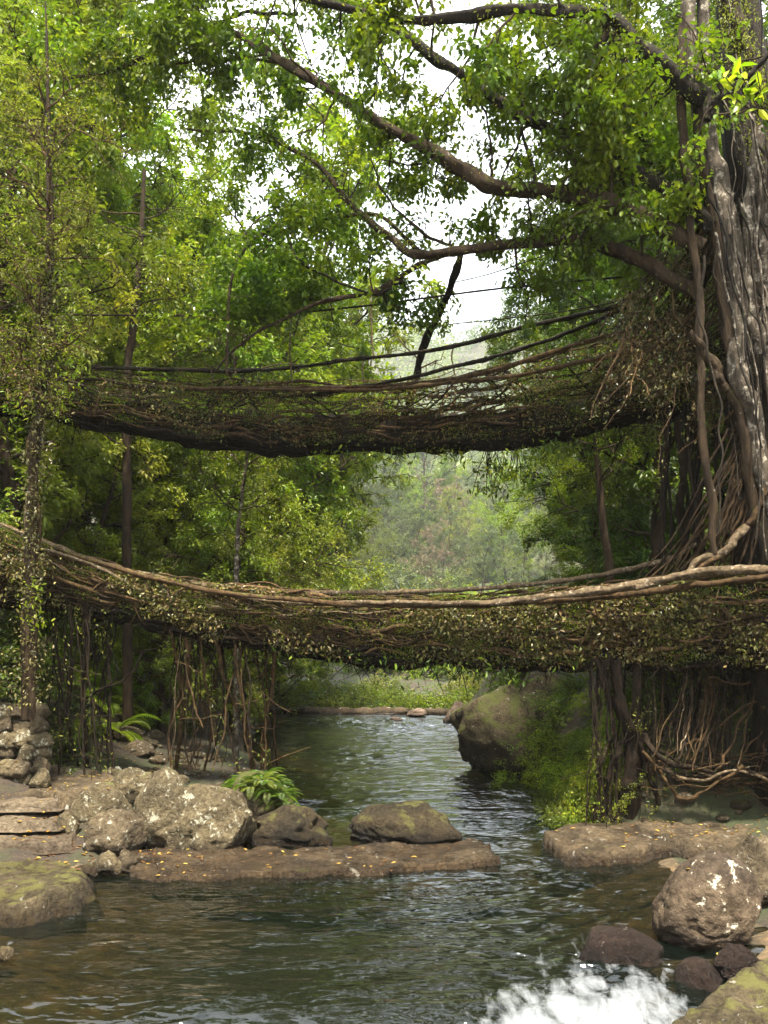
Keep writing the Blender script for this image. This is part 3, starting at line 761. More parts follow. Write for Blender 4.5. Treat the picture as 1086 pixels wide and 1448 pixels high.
BP = [make_bush('bush', 1.6, .12, M['leaf_left'], 'leafy green bush on the bank', group=GB),
      make_bush('bush', 1.3, .09, M['leaf_bright'], 'fresh green bush on the bank', group=GB, h=.5),
      make_bush('bush', 1.5, .11, M['leaf_dark'], 'dark bush on the bank', group=GB, h=.4)]
BPK = [kids(b) for b in BP]
ub = set()
def bush(k, X, Y, sc, label, group=GB, mat=None, dz=0.):
    loc = (X, Y, hz(X, Y) + dz)
    if k not in ub and mat is None:
        ub.add(k); r = BP[k]; r.location = loc; r.rotation_euler = (0, 0, rng.uniform(0, 6)); r.scale = (sc,) * 3; r['label'] = label; r['group'] = group; return r
    return copy_tree(BP[k], loc, rng.uniform(0, 6.28), sc, label, group, mat, BPK[k])
br = np.random.default_rng(21)
for i in range(40):     # left slope
    Y = br.uniform(20.5, 44); xl = np.interp(Y, SY, XL); X = xl - (br.uniform(8.0, 12.5) if Y < 34 else br.uniform(5.0, 11)) - (Y > 30) * .5
    bush(int(br.integers(0, 2)), X, Y, br.uniform(.7, 1.25), 'green bush on the wooded slope at left', 'bushes on the left slope', M['leaf_bright'] if br.random() < .6 else (M['leaf_olive'] if br.random() < .3 else M['leaf_left']))  # mostly the brighter leaf colour, standing in for sun the canopy blocks
for i in range(30):     # right slope
    Y = br.uniform(18.4, 43); xr = np.interp(Y, SR, XR); X = xr + br.uniform(.5, 7)
    bush(2 if br.random() < .6 else 1, X, Y, br.uniform(.5, 1.1), 'dark green bush on the steep bank at right', 'bushes on the right bank', M['leaf_dark'] if br.random() < .5 else M['leaf_fig'])
for i in range(58):
    Y = 66 + 264 * br.random() ** 1.5; X = px2x(br.uniform(440, 790), Y)
    bush(int(br.integers(0, 2)), X, Y, br.uniform(2.4, 3.6) * Y / 105, 'rounded pale green thicket bush in the valley', 'thicket bushes in the valley', M[['leaf_haze', 'leaf_olive', 'leaf_bright', 'leaf_haze', 'leaf_left'][i % 5]])
for i in range(72):     # beyond the weir
    Y = br.uniform(48, 68) if i % 3 else br.uniform(46.5, 49); X = px2x(br.uniform(330, 800), Y)
    bush(int(br.integers(0, 3)), X, Y, br.uniform(1.2, 2.0), 'bush in the thicket beyond the weir', 'bushes beyond the weir', M[['leaf_dark', 'leaf_fig', 'leaf_left', 'leaf_olive'][int(br.integers(0, 4))]])
GF = 'ferns on the banks'
FP = make_fern('fern', .9, 11, M['leaf_fig'], 'green fern on the bank', GF); FPK = kids(FP)
first = True
def fern(X, Y, z, sc, label, group=GF, mat=None):
    global first
    if first:
        first = False; r = FP; r.location = (X, Y, z); r.scale = (sc,) * 3; r['label'] = label; r['group'] = group; return r
    r = copy_tree(FP, (X, Y, z), rng.uniform(0, 6.28), sc, label, group, mat, FPK); return r
for i in range(34):
    x, y = br.uniform(322, 412), 0
    Y = br.uniform(17.5, 18.9); fern(px2x(x, Y), Y, max(.05, .2 + .72 * (1 - ((x - 364) / 56) ** 2) + br.uniform(-.1, .06)), br.uniform(.35, .65), 'fern clump on the bank behind the white-blotched boulder', 'ferns behind the white-blotched boulder', M[['leaf_olive', 'leaf_dark', 'leaf_dark'][i % 3]])
for i in range(20):
    Y = br.uniform(22, 30); X = np.interp(Y, SY, XL) - br.uniform(4.4, 6.5)
    fern(X, Y, hz(X, Y) + .1, br.uniform(.9, 1.7), 'bright fern on the slope under the left bridge end', 'ferns on the left slope', M['leaf_bright'])
for i in range(30):
    Y = br.uniform(17.6, 23); X = np.interp(Y, SR, XR) + br.uniform(-.05, 1.6)
    fern(X, Y, hz(X, Y) + .05, br.uniform(.45, .8), 'fern hanging over the steep right bank', 'ferns on the right bank', [M['leaf_left'], M['leaf_fig'], M['leaf_left']][i % 3])
for i in range(36):
    Y = br.uniform(17.3, 21.5); X = np.interp(Y, SR, XR) + br.uniform(-.15, 1.0)
    bush(int(br.integers(0, 2)), X, Y, br.uniform(.28, .5), 'small leafy bush clinging to the steep bank beside the root pillar', 'small bushes clinging to the right bank', M[['leaf_left', 'leaf_fig', 'leaf_bright', 'leaf_dark'][i % 4]])
for i in range(18):
    Y = br.uniform(23, 28); X = 3.9 + br.uniform(-.1, 2.2) + (Y - 25) * .1
    bush(int(br.integers(0, 2)), X, Y, br.uniform(.4, .75), 'leafy bush hanging over the right side of the pool boulder', 'bushes beside the pool boulder', M[['leaf_left', 'leaf_fig', 'leaf_bright', 'leaf_dark'][i % 4]])
for i in range(24):
    Y = br.uniform(17.9, 20.5); X = br.uniform(5.6, 9.8)
    bush(2, X, Y, br.uniform(.4, .7), 'dark bush under the right end of the lower bridge', 'dark bushes under the right end of the lower bridge', M['leaf_dark'])
for i in range(20):
    Y = br.uniform(18, 22.5); X = br.uniform(-11, -7.2) - (Y - 18) * .15
    bush(2, X, Y, br.uniform(.5, .85), 'dark bush on the steep bank behind the vine-wrapped tree', 'dark bushes behind the vine-wrapped tree', M['leaf_dark'])

# hanging moss and creepers down the right bank
mbc = MB()
for i in range(420):
    Y = br.uniform(17.4, 22); X = np.interp(Y, SR, XR) + br.uniform(0, 1.6)
    z0 = hz(X, Y) + .1
    n = 12; L = br.uniform(.5, 1.6)
    t = np.linspace(0, 1, n)[:, None]
    pts = np.array([X, Y, z0]) + np.array([-.55, -.35, -1]) * t * min(L, z0) * [1, 1, 1] + np.array([-.2, -.1, .25]) * np.sin(t * 3.1)
    k = 26
    q = pts[rng.integers(0, n, k)] + rng.normal(0, .07, (k, 3))
    leaves(mbc, q, rng.normal(0, .6, (k, 3)) + [-.3, -.5, -.5], .07 * rng.uniform(.5, 1.4, k), up=.5)
tag(mbc.build('creeper', M['leaf_left'], smooth=False), 'mossy green creeper curtain draped down the steep right bank to the water', 'creeper')

# far forest: one mass
mbf, n = MB(), 1700
Y = 400 + 760 * np.random.default_rng(3).random(n) ** 1.0
X = (np.random.default_rng(4).random(n) - .5) * Y * 1.0 + .06 * Y
Z = hgt(X, Y)
fr = np.random.default_rng(6)
for x, y, z in zip(X, Y, Z):
    s = fr.uniform(2.2, 3.8); k = int(190 if y > 600 else 320)
    u = nrm(fr.normal(0, 1, (k, 3))); u *= fr.uniform(.5, 1, (k, 1))
    lob = fr.normal(0, 1.6, (4, 3))[fr.integers(0, 4, k)]
    p = np.array([x, y, z + 5 * s]) + (u * [3.4, 3.4, 3.6] + lob) * s
    leaves(mbf, p, fr.normal(0, 1, (k, 3)), .75 * s * fr.uniform(.6, 1.3, k), w=.8, tint=np.clip(fr.uniform(.2, .8) + fr.normal(0, .15, k), 0, 1))
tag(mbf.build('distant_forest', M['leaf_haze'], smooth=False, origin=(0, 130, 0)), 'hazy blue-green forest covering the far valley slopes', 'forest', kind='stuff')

# ------------------------------------------------------------------ root bridges
def interp_px(pts, x):
    pts = np.array(pts, float); return np.interp(x, pts[:, 0], pts[:, 1])
def wander(n, freq, seedv=None):
    s = rng.uniform(0, 500) if seedv is None else seedv
    t = np.linspace(0, 1, n) * freq
    return vnoise(np.stack([t + s, np.full(n, s * .37), np.zeros(n)], -1), 3) + .5 * vnoise(np.stack([t * 2.3 + s, np.full(n, s * .7), np.zeros(n)], -1), 4)

def make_bridge(label, top, bot, yc, w, nside, nleaf, ndeck, leafsize, smat, seed, x0, x1, lth, clumps=()):
    xm = (x0 + x1) / 2
    mid = P(xm, float(interp_px(bot, xm)), float(interp_px(yc, xm)))
    root = empty('root_bridge', mid, label, 'root bridge', 'living root bridges, one above the other')
    def lump(px):
        return vnoise(np.stack([np.asarray(px) * .021 + seed * 7, px * 0., px * 0.], -1), seed) + .6 * vnoise(np.stack([np.asarray(px) * .06 + seed * 3, px * 0., px * 0.], -1), seed + 1)
    def pos(px, u):
        """u 0..1 near side top to bottom, 1..2 underside, 2..3 far side bottom to top"""
        px, u = np.broadcast_arrays(np.asarray(px, float), np.asarray(u, float))
        Yc = interp_px(yc, px)
        zt = H - (interp_px(top, px) - HZ) / F * Yc; zb = H - (interp_px(bot, px) - HZ) / F * Yc + .09 * lump(px)
        X = (px - CX) / F * Yc
        un = np.clip(u, 0, 1); um = np.clip(u - 1, 0, 1); uf = np.clip(u - 2, 0, 1)
        off = np.where(u < 1, -w * (1 + .22 * np.sin(un * 3.14) - .12 * un), np.where(u < 2, -w * .88 + um * 1.76 * w, w * (.88 + .2 * uf)))
        z = np.where(u < 1, zt + (zb - zt) * un ** .9, np.where(u < 2, zb - .13 * np.sin(um * 3.14), zb + (zt + .12 - zb) * uf))
        return np.stack([X, Yc + off, z], -1)
    # deck: solid knotted mass at the bottom
    n, sd = 320, 26
    px = np.linspace(x0, x1, n)
    th = np.linspace(0, 2 * math.pi, sd, endpoint=False)
    Yc = interp_px(yc, px); zb = H - (interp_px(bot, px) - HZ) / F * Yc; zt = H - (interp_px(top, px) - HZ) / F * Yc
    X = (px - CX) / F * Yc
    hh = np.clip((zt - zb) * .26, .12, .3)
    cc = np.stack([np.broadcast_to(X[:, None], (n, sd)), Yc[:, None] + w * .98 * np.cos(th)[None], (zb + hh)[:, None] + hh[:, None] * np.sin(th)[None]], -1)
    nz = fbm(cc * [2.2, 4, 4] + seed, 4, seed, .62) * 1.25
    cc = cc + np.stack([nz * 0, np.cos(th)[None] * nz * .14, np.sin(th)[None] * nz * .17], -1)
    mb = MB()
    i = np.arange(n - 1)[:, None] * sd; j = np.arange(sd)[None]; k = (j + 1) % sd
    mb.add(cc.reshape(-1, 3), np.stack([i + j, i + k, i + sd + k, i + sd + j], -1).reshape(-1, 4))
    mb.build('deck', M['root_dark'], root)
    def strand(mb, a, b, u0, u1, r, A=.12, jit=.05, tint=None, sides=6):
        m = max(12, int((b - a) / 9))
        x = np.linspace(a, b, m)
        u = np.linspace(u0, u1, m) + A * wander(m, (b - a) / 110.)
        u = np.clip(u, -.12, 2.98) if u0 < 2 else np.clip(u, 2.02, 3.1)
        p = pos(x, u)
        p = p + np.stack([wander(m, (b - a) / 60.), wander(m, (b - a) / 45.), wander(m, (b - a) / 45.)], -1) * jit
        tube(mb, p, r * (1 + .25 * wander(m, (b - a) / 30.)) * np.linspace(1, rng.uniform(.55, 1), m), sides, tint=rng.uniform(.0, .8) if tint is None else tint, rough=.25)
    W = x1 - x0
    for far in (0, 1):
        mb = MB(); mp = MB()
        for i in range(int(nside * (.55 if far else 1))):
            Lp = W * rng.uniform(.16, .7); a = rng.uniform(x0 - Lp * .3, x1 - Lp * .7); b = min(a + Lp, x1); a = max(a, x0)
            u0 = rng.random() ** 1.15 * .85; u1 = np.clip(u0 + rng.normal(0, .22), 0, .95)
            r = rng.uniform(.008, .026) if rng.random() < .72 else rng.uniform(.026, .05)
            if far: u0, u1 = 3 - u0, 3 - u1
            strand(mp if (rng.random() < .10 and u0 < .5) else mb, a, b, u0, u1, r, A=.10, jit=.10)
        # cross weave, steep short roots
        for i in range(int(nside * (.9 if far else 4.5))):
            a = rng.uniform(x0, x1 - 40); L = rng.uniform(12, 70)
            u0 = rng.uniform(-.05, .4); u1 = u0 + rng.uniform(.3, 1.0)
            if far: u0, u1 = 3 - u0, 3 - u1
            if rng.random() < .5: u0, u1 = u1, u0
            strand(mb, a, a + L, u0, u1, rng.uniform(.005, .02), A=.22, jit=.16, sides=5, tint=rng.uniform(0, .75))
        mb.build('side_weave', smat, root)
        if mp.n and not far: mp.build('pale_root_strands', M['root_pale'], root)
    mb = MB()
    for i in range(ndeck):
        Lp = W * rng.uniform(.1, .45); a = rng.uniform(x0, x1 - Lp)
        strand(mb, a, a + Lp, rng.uniform(.8, 2.1), rng.uniform(.8, 2.1), rng.uniform(.012, .05), A=.22, jit=.10, tint=rng.uniform(0, .7))
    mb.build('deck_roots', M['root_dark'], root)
    mb = MB()
    for i in range(34):
        a = rng.uniform(x0, x1 - 150); L = rng.uniform(40, 150)
        u0, u1 = rng.uniform(-.05, .3), rng.uniform(.8, 1.5)
        if rng.random() < .4: u0, u1 = u1, u0
        strand(mb, a, a + L, u0, u1, rng.uniform(.02, .045), A=.10, jit=.07, tint=rng.uniform(0, .35), sides=7)
    mb.build('binding_roots', M['bark_mossy'], root)
    # hanging rootlets under the deck
    mb = MB()
    for i in range(330):
        x = rng.uniform(x0 + 40, x1 - 10); p = pos(x, rng.uniform(.75, 1.8))
        L = rng.uniform(.08, .5) * (1 if rng.random() < .8 else 1.8); m = 8
        t = np.linspace(0, 1, m)
        sw = rng.normal(0, .28, 3)
        q = p + np.stack([sw[0] * t + .05 * wander(m, 3), sw[1] * t, -L * t ** rng.uniform(.7, 1.6)], -1)
        tube(mb, q, rng.uniform(.005, .016) * np.linspace(1, .3, m), 4, tint=.3)
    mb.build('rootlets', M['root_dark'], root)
    # leaves and litter caught in the weave
    mb, ml = MB(), MB()
    x = rng.uniform(x0, x1, nleaf); u = rng.beta(1.3, 1.7, nleaf) * 1.3 - .08
    cl = vnoise(np.stack([x * .02, u * 4, x * 0], -1), 8)
    kp = cl * 1.5 + .5 * vnoise(np.stack([x * .07, u * 9, x * 0], -1), 12) + rng.normal(0, .22, nleaf) > lth(x)
    p = pos(x[kp], u[kp]) + rng.normal(0, .06, (kp.sum(), 3)) + [0, -.10, 0]
    dr = rng.normal(0, .7, (len(p), 3)) + [0, -.5, -.35]
    hl = rng.random(len(p)) < .55
    leaves(mb, p[hl], dr[hl], leafsize * rng.uniform(.35, 1.35, hl.sum()), w=.5, up=.45, tint=np.clip(rng.normal(.45, .25, hl.sum()), 0, 1))
    leaves(ml, p[~hl], dr[~hl], leafsize * rng.uniform(.3, 1.2, (~hl).sum()), w=.55, up=.45, tint=np.clip(rng.normal(.4, .28, (~hl).sum()), 0, 1))
    mb.build('leaf_cover', M['leaf_bridge'], root, smooth=False); ml.build('dead_leaf_litter', M['leaf_dry'], root, smooth=False)
    # moss cushions on the weave
    mb = MB()
    for c in range(260):
        x_ = rng.uniform(x0, x1); u_ = rng.uniform(-.05, 1.1); k = 90
        q = pos(x_ + rng.normal(0, 13, k), np.clip(u_ + rng.normal(0, .06, k), -.1, 1.3)) + rng.normal(0, .035, (k, 3)) + [0, -.07, 0]
        leaves(mb, q, rng.normal(0, .7, (k, 3)) + [0, -.3, .1], .05 * rng.uniform(.5, 1.4, k), w=.3, up=.4)
    mb.build('moss', M['leaf_fig'], root, smooth=False)
    if clumps:
        for cx_, cy_, sp_, k_ in clumps:
            mb = MB(); ms = MB()
            Yk = float(interp_px(yc, cx_)) - w * .6
            a = P(cx_, float(interp_px(bot, cx_)), Yk); b = P(cx_, cy_ + 6, Yk)
            for q_ in range(7):
                e = b + rng.normal(0, [sp_ / 1205 * Yk, .2, .12]); t = np.linspace(0, 1, 7)[:, None]
                tube(ms, a + (e - a) * t + np.array([rng.normal(0, .1), 0, 0]) * np.sin(t * 3), .008, 4, tint=.3)
            k_ = int(k_ * (.45 if seed == 3 else .9))
            q = np.array([P(cx_ + rng.normal(0, sp_), cy_ + rng.normal(0, sp_ * .45), Yk + rng.normal(0, .25)) for _ in range(k_)])
            leaves(mb, q, rng.normal(0, .6, (k_, 3)) + [0, -.1, -.6], .14 * rng.uniform(.6, 1.2, k_), w=.42, up=.5, fine=True)
            sp_o = mb.build('hanging_foliage', M['leaf_dark'] if seed == 3 else M['leaf_fig'], root, smooth=False)
            ms.build('stem', M['root_dark'], sp_o)
    return root, pos

LYC = [(-150, 18.8), (100, 19.0), (543, 19.0), (850, 17.6), (1200, 15.4)]
LTOP = [(-150, 700), (0, 742), (60, 768), (130, 793), (210, 815), (300, 830), (420, 842), (543, 848), (700, 846), (850, 836), (960, 822), (1086, 806), (1200, 800)]
LBOT = [(-150, 830), (0, 846), (100, 852), (200, 874), (300, 898), (420, 915), (543, 926), (700, 930), (900, 930), (1086, 926), (1200, 920)]
lower, lpos = make_bridge('lower of the two living root bridges, wide and thickly covered in dead leaves', LTOP, LBOT, LYC, .62, 95, 34000, 150, .10, M['root'], 3, -150, 1200, lambda x: np.interp(x, [0, 450, 650, 1200], [.35, .35, -.2, -.2]),
    ((690, 948, 22, 260), (655, 940, 20, 160), (722, 950, 10, 120), (735, 960, 8, 80), (560, 938, 24, 160), (480, 930, 24, 140), (400, 925, 20, 100), (850, 940, 30, 160), (620, 945, 16, 120)))
UYC = [(-150, 20.5), (100, 21.5), (543, 22), (850, 20), (1200, 16.5)]
UTOP = [(-150, 470), (0, 500), (100, 522), (200, 541), (350, 551), (500, 551), (600, 543), (700, 526), (800, 510), (900, 492), (1000, 474), (1200, 440)]
UBOT = [(-150, 560), (0, 575), (90, 588), (200, 603), (300, 620), (400, 631), (500, 628), (620, 624), (700, 620), (800, 608), (900, 588), (1000, 572), (1200, 560)]
upper, upos = make_bridge('upper of the two living root bridges, thinner, sagging and open-woven', UTOP, UBOT, UYC, .55, 50, 14000, 150, .10, M['root'], 8, -150, 1180, lambda x: np.interp(x, [0, 500, 800, 1200], [.1, .1, -.3, -.3]),
    ((640, 640, 18, 110), (700, 660, 16, 150), (690, 690, 14, 110), (725, 672, 12, 110), (560, 640, 20, 90), (470, 636, 18, 60), (800, 625, 20, 90), (740, 640, 16, 80), (430, 590, 8, 50)))

def px_tube(parent, name, pts, Ys, r, mat, n=60, sides=8, wob=.02, rough=.25, tint=.5):
    pts = np.array([P(x, y, d) for (x, y), d in zip(pts, np.interp(np.linspace(0, 1, len(pts)), np.linspace(0, 1, len(Ys)), Ys))])
    sp = spline(pts, n); sp = sp + np.stack([wander(n, 6), wander(n, 6), wander(n, 6)], -1) * wob
    rr = np.interp(np.linspace(0, 1, n), np.linspace(0, 1, len(np.atleast_1d(r))), np.atleast_1d(r))
    mb = MB(); tube(mb, sp, rr * (1 + .15 * wander(n, 14)), sides, rough=rough, tint=tint)
    return mb.build(name, mat, parent), sp, rr
# handrails
HR = [(upper, [(118, 520), (200, 523), (300, 525), (400, 520), (520, 508), (640, 492), (740, 466), (870, 432), (940, 405), (1010, 375)], (21.0, 21.3, 19.5, 17.), (.045, .05, .06), 'bark_mossy'),
      (upper, [(430, 560), (560, 540), (700, 505), (800, 470), (900, 430), (1000, 385)], (21.2, 20, 17.2), (.04, .055), 'bark_mossy'),
      (upper, [(300, 548), (420, 549), (560, 545), (660, 530), (760, 505), (880, 470), (990, 440)], (21.3, 20.5, 17.5), (.05, .06), 'root'),
      (upper, [(150, 545), (300, 548), (500, 552), (600, 545), (740, 528), (860, 500), (1000, 470)], (21.2, 20.5, 17.5), (.04, .05), 'root'),
      (lower, [(0, 740), (60, 765), (130, 792), (220, 815), (330, 830), (480, 838), (640, 836), (760, 826), (880, 806), (960, 785), (1010, 755), (1050, 730)], (19.6, 19.6, 18.6, 17.), (.05, .05, .06), 'root_pale'),
      (lower, [(60, 775), (140, 805), (200, 835), (290, 858), (400, 868), (500, 862)], (18.2, 18.3), (.03, .04), 'root_pale'),
      (lower, [(260, 832), (380, 846), (500, 852), (640, 850), (760, 844), (880, 832), (1000, 812), (1150, 800)], (18.3, 17.8, 16.2, 14.9), (.04, .05, .07, .08), 'root_pale'),
      (lower, [(100, 780), (200, 812), (300, 834), (420, 848), (543, 856), (700, 856), (860, 846), (980, 826), (1130, 812)], (18.3, 17.8, 15.2), (.04, .05, .07), 'root'),
      (lower, [(560, 872), (700, 866), (860, 858), (1000, 850), (1130, 852)], (18.2, 17, 15.1), (.03, .05), 'root')]
for par, pts, Ys, r, m in HR:
    px_tube(par, 'handrail_root', pts, Ys, r, M[m], n=200, wob=.05, rough=.5)
# slack lines above the upper bridge
for pts, Ys, r, lb in (([(85, 445), (250, 446), (400, 443), (520, 432), (650, 415), (760, 402), (880, 392)], (20, 20, 18), .022, 'long thin vine strung level above the upper bridge'),
                       ([(600, 462), (700, 452), (800, 440), (900, 420), (985, 395)], (21, 18), .014, 'short thin vine strung from the fig tree to the right of the sky gap'),
                       ([(640, 400), (700, 385), (800, 350), (900, 315)], (19, 17), .012, 'thin slanting vine high on the right above the upper bridge')):
    mb = MB(); p = spline([P(x, y, d) for (x, y), d in zip(pts, np.linspace(Ys[0], Ys[-1], len(pts)))], 60)
    tube(mb, p, r, 6, rough=.2); tag(mb.build('vine', M['root_dark']), lb, 'vine')
# ties between handrails and deck
for x, y0, y1 in ((412, 450, 550), (300, 520, 556), (515, 506, 556), (525, 405, 508), (330, 440, 530), (640, 492, 530)):
    px_tube(upper, 'tie_root', [(x, y0), (x + rng.uniform(-4, 4), (y0 + y1) / 2), (x + 3, y1)], (21.0, 21.2), .02, M['root_pale'], n=14)

# ------------------------------------------------------------------ aerial root clusters
def root_cluster(name, label, cat, strands, mat, n_extra, xr, top, bot, Yr, group=None, rr=(.006, .026), child='aerial_root', spread=10, conv=.0, ext=1.0, r_dark=False, nleaf=0):
    cx = (xr[0] + xr[1]) / 2
    b = P(cx, bot, (Yr[0] + Yr[1]) / 2)
    root = empty(name, b, label, cat, group)
    for pts, r in strands:
        px_tube(root, child, pts, Yr, np.asarray(r) * .72, M['root_dark'] if r_dark else mat, n=max(30, len(pts) * 10), wob=.05, rough=.4)
    for i in range(n_extra):
        xa = rng.uniform(*xr); xb = xa + rng.normal(0, spread) + (cx - xa) * conv
        xb = np.clip(xb, xr[0] - 6, xr[1] + 6)
        Ya = rng.uniform(*Yr); m = 6; bt = bot if rng.random() < .55 else top + (bot - top) * rng.uniform(.25, .8)
        pts = [(xa + (xb - xa) * t + rng.normal(0, 3.0), top + (bt + rng.uniform(-12, 14) - top) * t) for t in np.linspace(0, 1, m)]
        px_tube(root, child, pts, (Ya, Ya + rng.uniform(-.3, .3)), rng.uniform(*rr), M['root_pale'] if rng.random() < .08 else (M['root_dark'] if rng.random() < .5 else mat), n=26, sides=5, wob=.035)
    tw_ = MB()
    for i in range(n_extra):
        xa, ya = rng.uniform(*xr), rng.uniform(top + 20, bot)
        q = P(xa, ya, rng.uniform(*Yr)); m = 8; t = np.linspace(0, 1, m)[:, None]
        tube(tw_, q + np.array([rng.normal(0, .7), rng.normal(0, .2), rng.uniform(-.5, .8)]) * t + np.stack([wander(m, 2), wander(m, 2), wander(m, 2)], -1) * .08, rng.uniform(.004, .012), 4, tint=rng.uniform(.2, .9))
    tw_.build('twigs', mat, root)
    if nleaf:
        lv = MB(); q = np.stack([rng.uniform(xr[0], xr[1], nleaf), rng.uniform(top, bot, nleaf), rng.uniform(Yr[0] - .1, Yr[1], nleaf)], -1)
        q = np.stack([(q[:, 0] - CX) / F * q[:, 2], q[:, 2], H - (q[:, 1] - HZ) / F * q[:, 2]], -1)
        q = q[vnoise(q * 2.2, 5) > .15]
        leaves(lv, q, rng.normal(0, .7, (len(q), 3)) + [0, -.2, -.4], .08 * rng.uniform(.5, 1.3, len(q)), up=.5)
        lv.build('leaves', M['leaf_olive'], root, smooth=False)
    return root
root_cluster('aerial_root_cluster', 'tall screen of thin aerial roots dropping from the lower bridge to the left bank', 'aerial roots',
             [([(272, 835), (275, 880), (270, 940), (262, 1000), (252, 1075)], .035), ([(240, 880), (252, 950), (256, 1020), (246, 1085)], .05),
              ([(262, 900), (268, 960), (256, 1030), (250, 1085)], .07), ([(300, 900), (320, 960), (345, 1030), (362, 1095)], .06), ([(388, 900), (386, 960), (374, 1030), (372, 1100)], .07),
              ([(330, 910), (345, 990), (352, 1040), (366, 1098)], .05), ([(282, 890), (290, 960), (300, 1020), (290, 1090)], .04)],
             M['root'], 34, (245, 385), 885, 1085, (18.4, 19.8), spread=38, nleaf=1500)
root_cluster('aerial_root_cluster', 'dark screen of hanging roots beside the path, under the lower bridge\'s left end', 'aerial roots',
             [([(118, 850), (122, 930), (118, 1010), (120, 1090)], .07), ([(100, 860), (102, 950), (96, 1020), (108, 1095)], .05), ([(75, 870), (86, 960), (100, 1040), (110, 1090)], .04),
              ([(205, 920), (180, 960), (140, 975), (122, 990)], .03), ([(150, 900), (165, 950), (140, 980), (122, 1000)], .025)],
             M['root_dark'], 24, (70, 160), 860, 1090, (18.0, 19.6), spread=22, r_dark=True, nleaf=1200)
root_cluster('aerial_root_cluster', 'roots hanging behind the fig trunk at the right, between the two bridges', 'aerial roots',
             [([(960, 590), (966, 660), (962, 720), (972, 790)], .12), ([(1010, 590), (1015, 680), (1020, 740), (1008, 790)], .06), ([(1045, 580), (1050, 660), (1040, 720), (1035, 780)], .05),
              ([(985, 575), (990, 640), (980, 700), (985, 780)], .04)], M['root_dark'], 34, (940, 1090), 570, 790, (17.2, 18.6), spread=8, rr=(.012, .05))
# right pillar under the lower bridge and its spreading roots
root_cluster('root_pillar', 'thick dark root pillar carrying the right half of the lower bridge', 'root pillar',
             [([(868, 930), (880, 990), (895, 1050), (890, 1110), (888, 1165)], (.14, .17, .24, .22)), ([(900, 930), (902, 1000), (900, 1060), (884, 1120), (872, 1168)], (.12, .12, .15)),
              ([(840, 930), (862, 985), (884, 1030), (890, 1080)], .08), ([(836, 930), (838, 1000), (846, 1070), (868, 1160)], .04), ([(900, 1030), (915, 1080), (930, 1130), (925, 1170)], .06),
              ([(880, 1050), (862, 1100), (850, 1165)], .07), ([(868, 1040), (850, 1090), (838, 1160)], .05), ([(858, 925), (864, 990), (872, 1060), (880, 1160)], .05)],
             M['root_dark'], 26, (832, 930), 930, 1165, (16.8, 17.3), spread=18, conv=.2, nleaf=2500)
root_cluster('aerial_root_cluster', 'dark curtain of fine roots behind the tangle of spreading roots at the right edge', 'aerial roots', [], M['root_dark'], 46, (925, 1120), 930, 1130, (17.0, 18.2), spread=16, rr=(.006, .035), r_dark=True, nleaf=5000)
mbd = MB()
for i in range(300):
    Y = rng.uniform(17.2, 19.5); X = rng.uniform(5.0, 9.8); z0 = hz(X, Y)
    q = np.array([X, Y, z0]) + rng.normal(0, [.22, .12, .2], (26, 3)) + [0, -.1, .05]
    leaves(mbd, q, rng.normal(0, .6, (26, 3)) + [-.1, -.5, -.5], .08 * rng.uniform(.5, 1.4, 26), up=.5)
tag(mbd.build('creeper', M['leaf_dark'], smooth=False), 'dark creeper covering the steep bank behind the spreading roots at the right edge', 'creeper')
spr = empty('spreading_roots', P(1000, 1120, 16.4), 'tangle of pale roots fanning over the rocks at the right under the bridge', 'roots')
for pts, r in (([(910, 1035), (930, 1070), (980, 1088), (1040, 1095), (1110, 1090)], (.09, .07)), ([(905, 1060), (940, 1100), (965, 1130), (990, 1120), (1050, 1085)], .05), ([(1075, 970), (1050, 1020), (1030, 1060), (1010, 1090)], .04),
               ([(1080, 985), (1060, 1040), (1040, 1080), (1020, 1095)], .035), ([(1060, 975), (1035, 1010), (1005, 1070)], .035), ([(1020, 960), (1005, 1010), (990, 1050), (980, 1090)], .04), ([(1028, 950), (1018, 1000), (1008, 1060)], .035),
               ([(975, 980), (962, 1020), (952, 1070)], .05), ([(985, 960), (972, 1010), (960, 1075)], .03), ([(1050, 880), (1070, 930), (1085, 990), (1078, 1000)], .05), ([(960, 1110), (1000, 1100), (1060, 1110), (1110, 1098)], .05),
               ([(930, 1080), (960, 1060), (1000, 1040), (1050, 1000), (1110, 985)], .03), ([(1110, 960), (1040, 965), (1000, 955)], .03), ([(940, 1090), (990, 1105), (1040, 1090), (1100, 1110)], .045), ([(1000, 1085), (1030, 1100), (1060, 1120)], .02),
               ([(925, 1060), (960, 1078), (1010, 1098), (1060, 1092)], .04), ([(1090, 1020), (1060, 1055), (1030, 1100)], .03)) + tuple(([(x0_ + rng.uniform(-8, 8), 945 + rng.uniform(-20, 20)), (x0_ - d_ * .5 + rng.uniform(-8, 8), 1010), (x0_ - d_, 1075 + rng.uniform(-20, 30))], rng.uniform(.008, .024)) for x0_, d_ in zip(rng.uniform(940, 1100, 40), rng.uniform(-10, 50, 40))) \
        + tuple(([(x0_, y0_), (x0_ + 45, y0_ + rng.uniform(-14, 18)), (x0_ + 100, y0_ + rng.uniform(-20, 20))], rng.uniform(.01, .03)) for x0_, y0_ in zip(rng.uniform(905, 1010, 22), rng.uniform(1060, 1125, 22))):
    px_tube(spr, 'root', pts, (16.7 + rng.uniform(-.1, .5), 16.3 + rng.uniform(-.1, .5)), np.asarray(r) * .62, M['root_pale'] if rng.random() < .05 else M['root' if rng.random() < .6 else 'root_dark'], n=50, wob=.05, rough=.4)

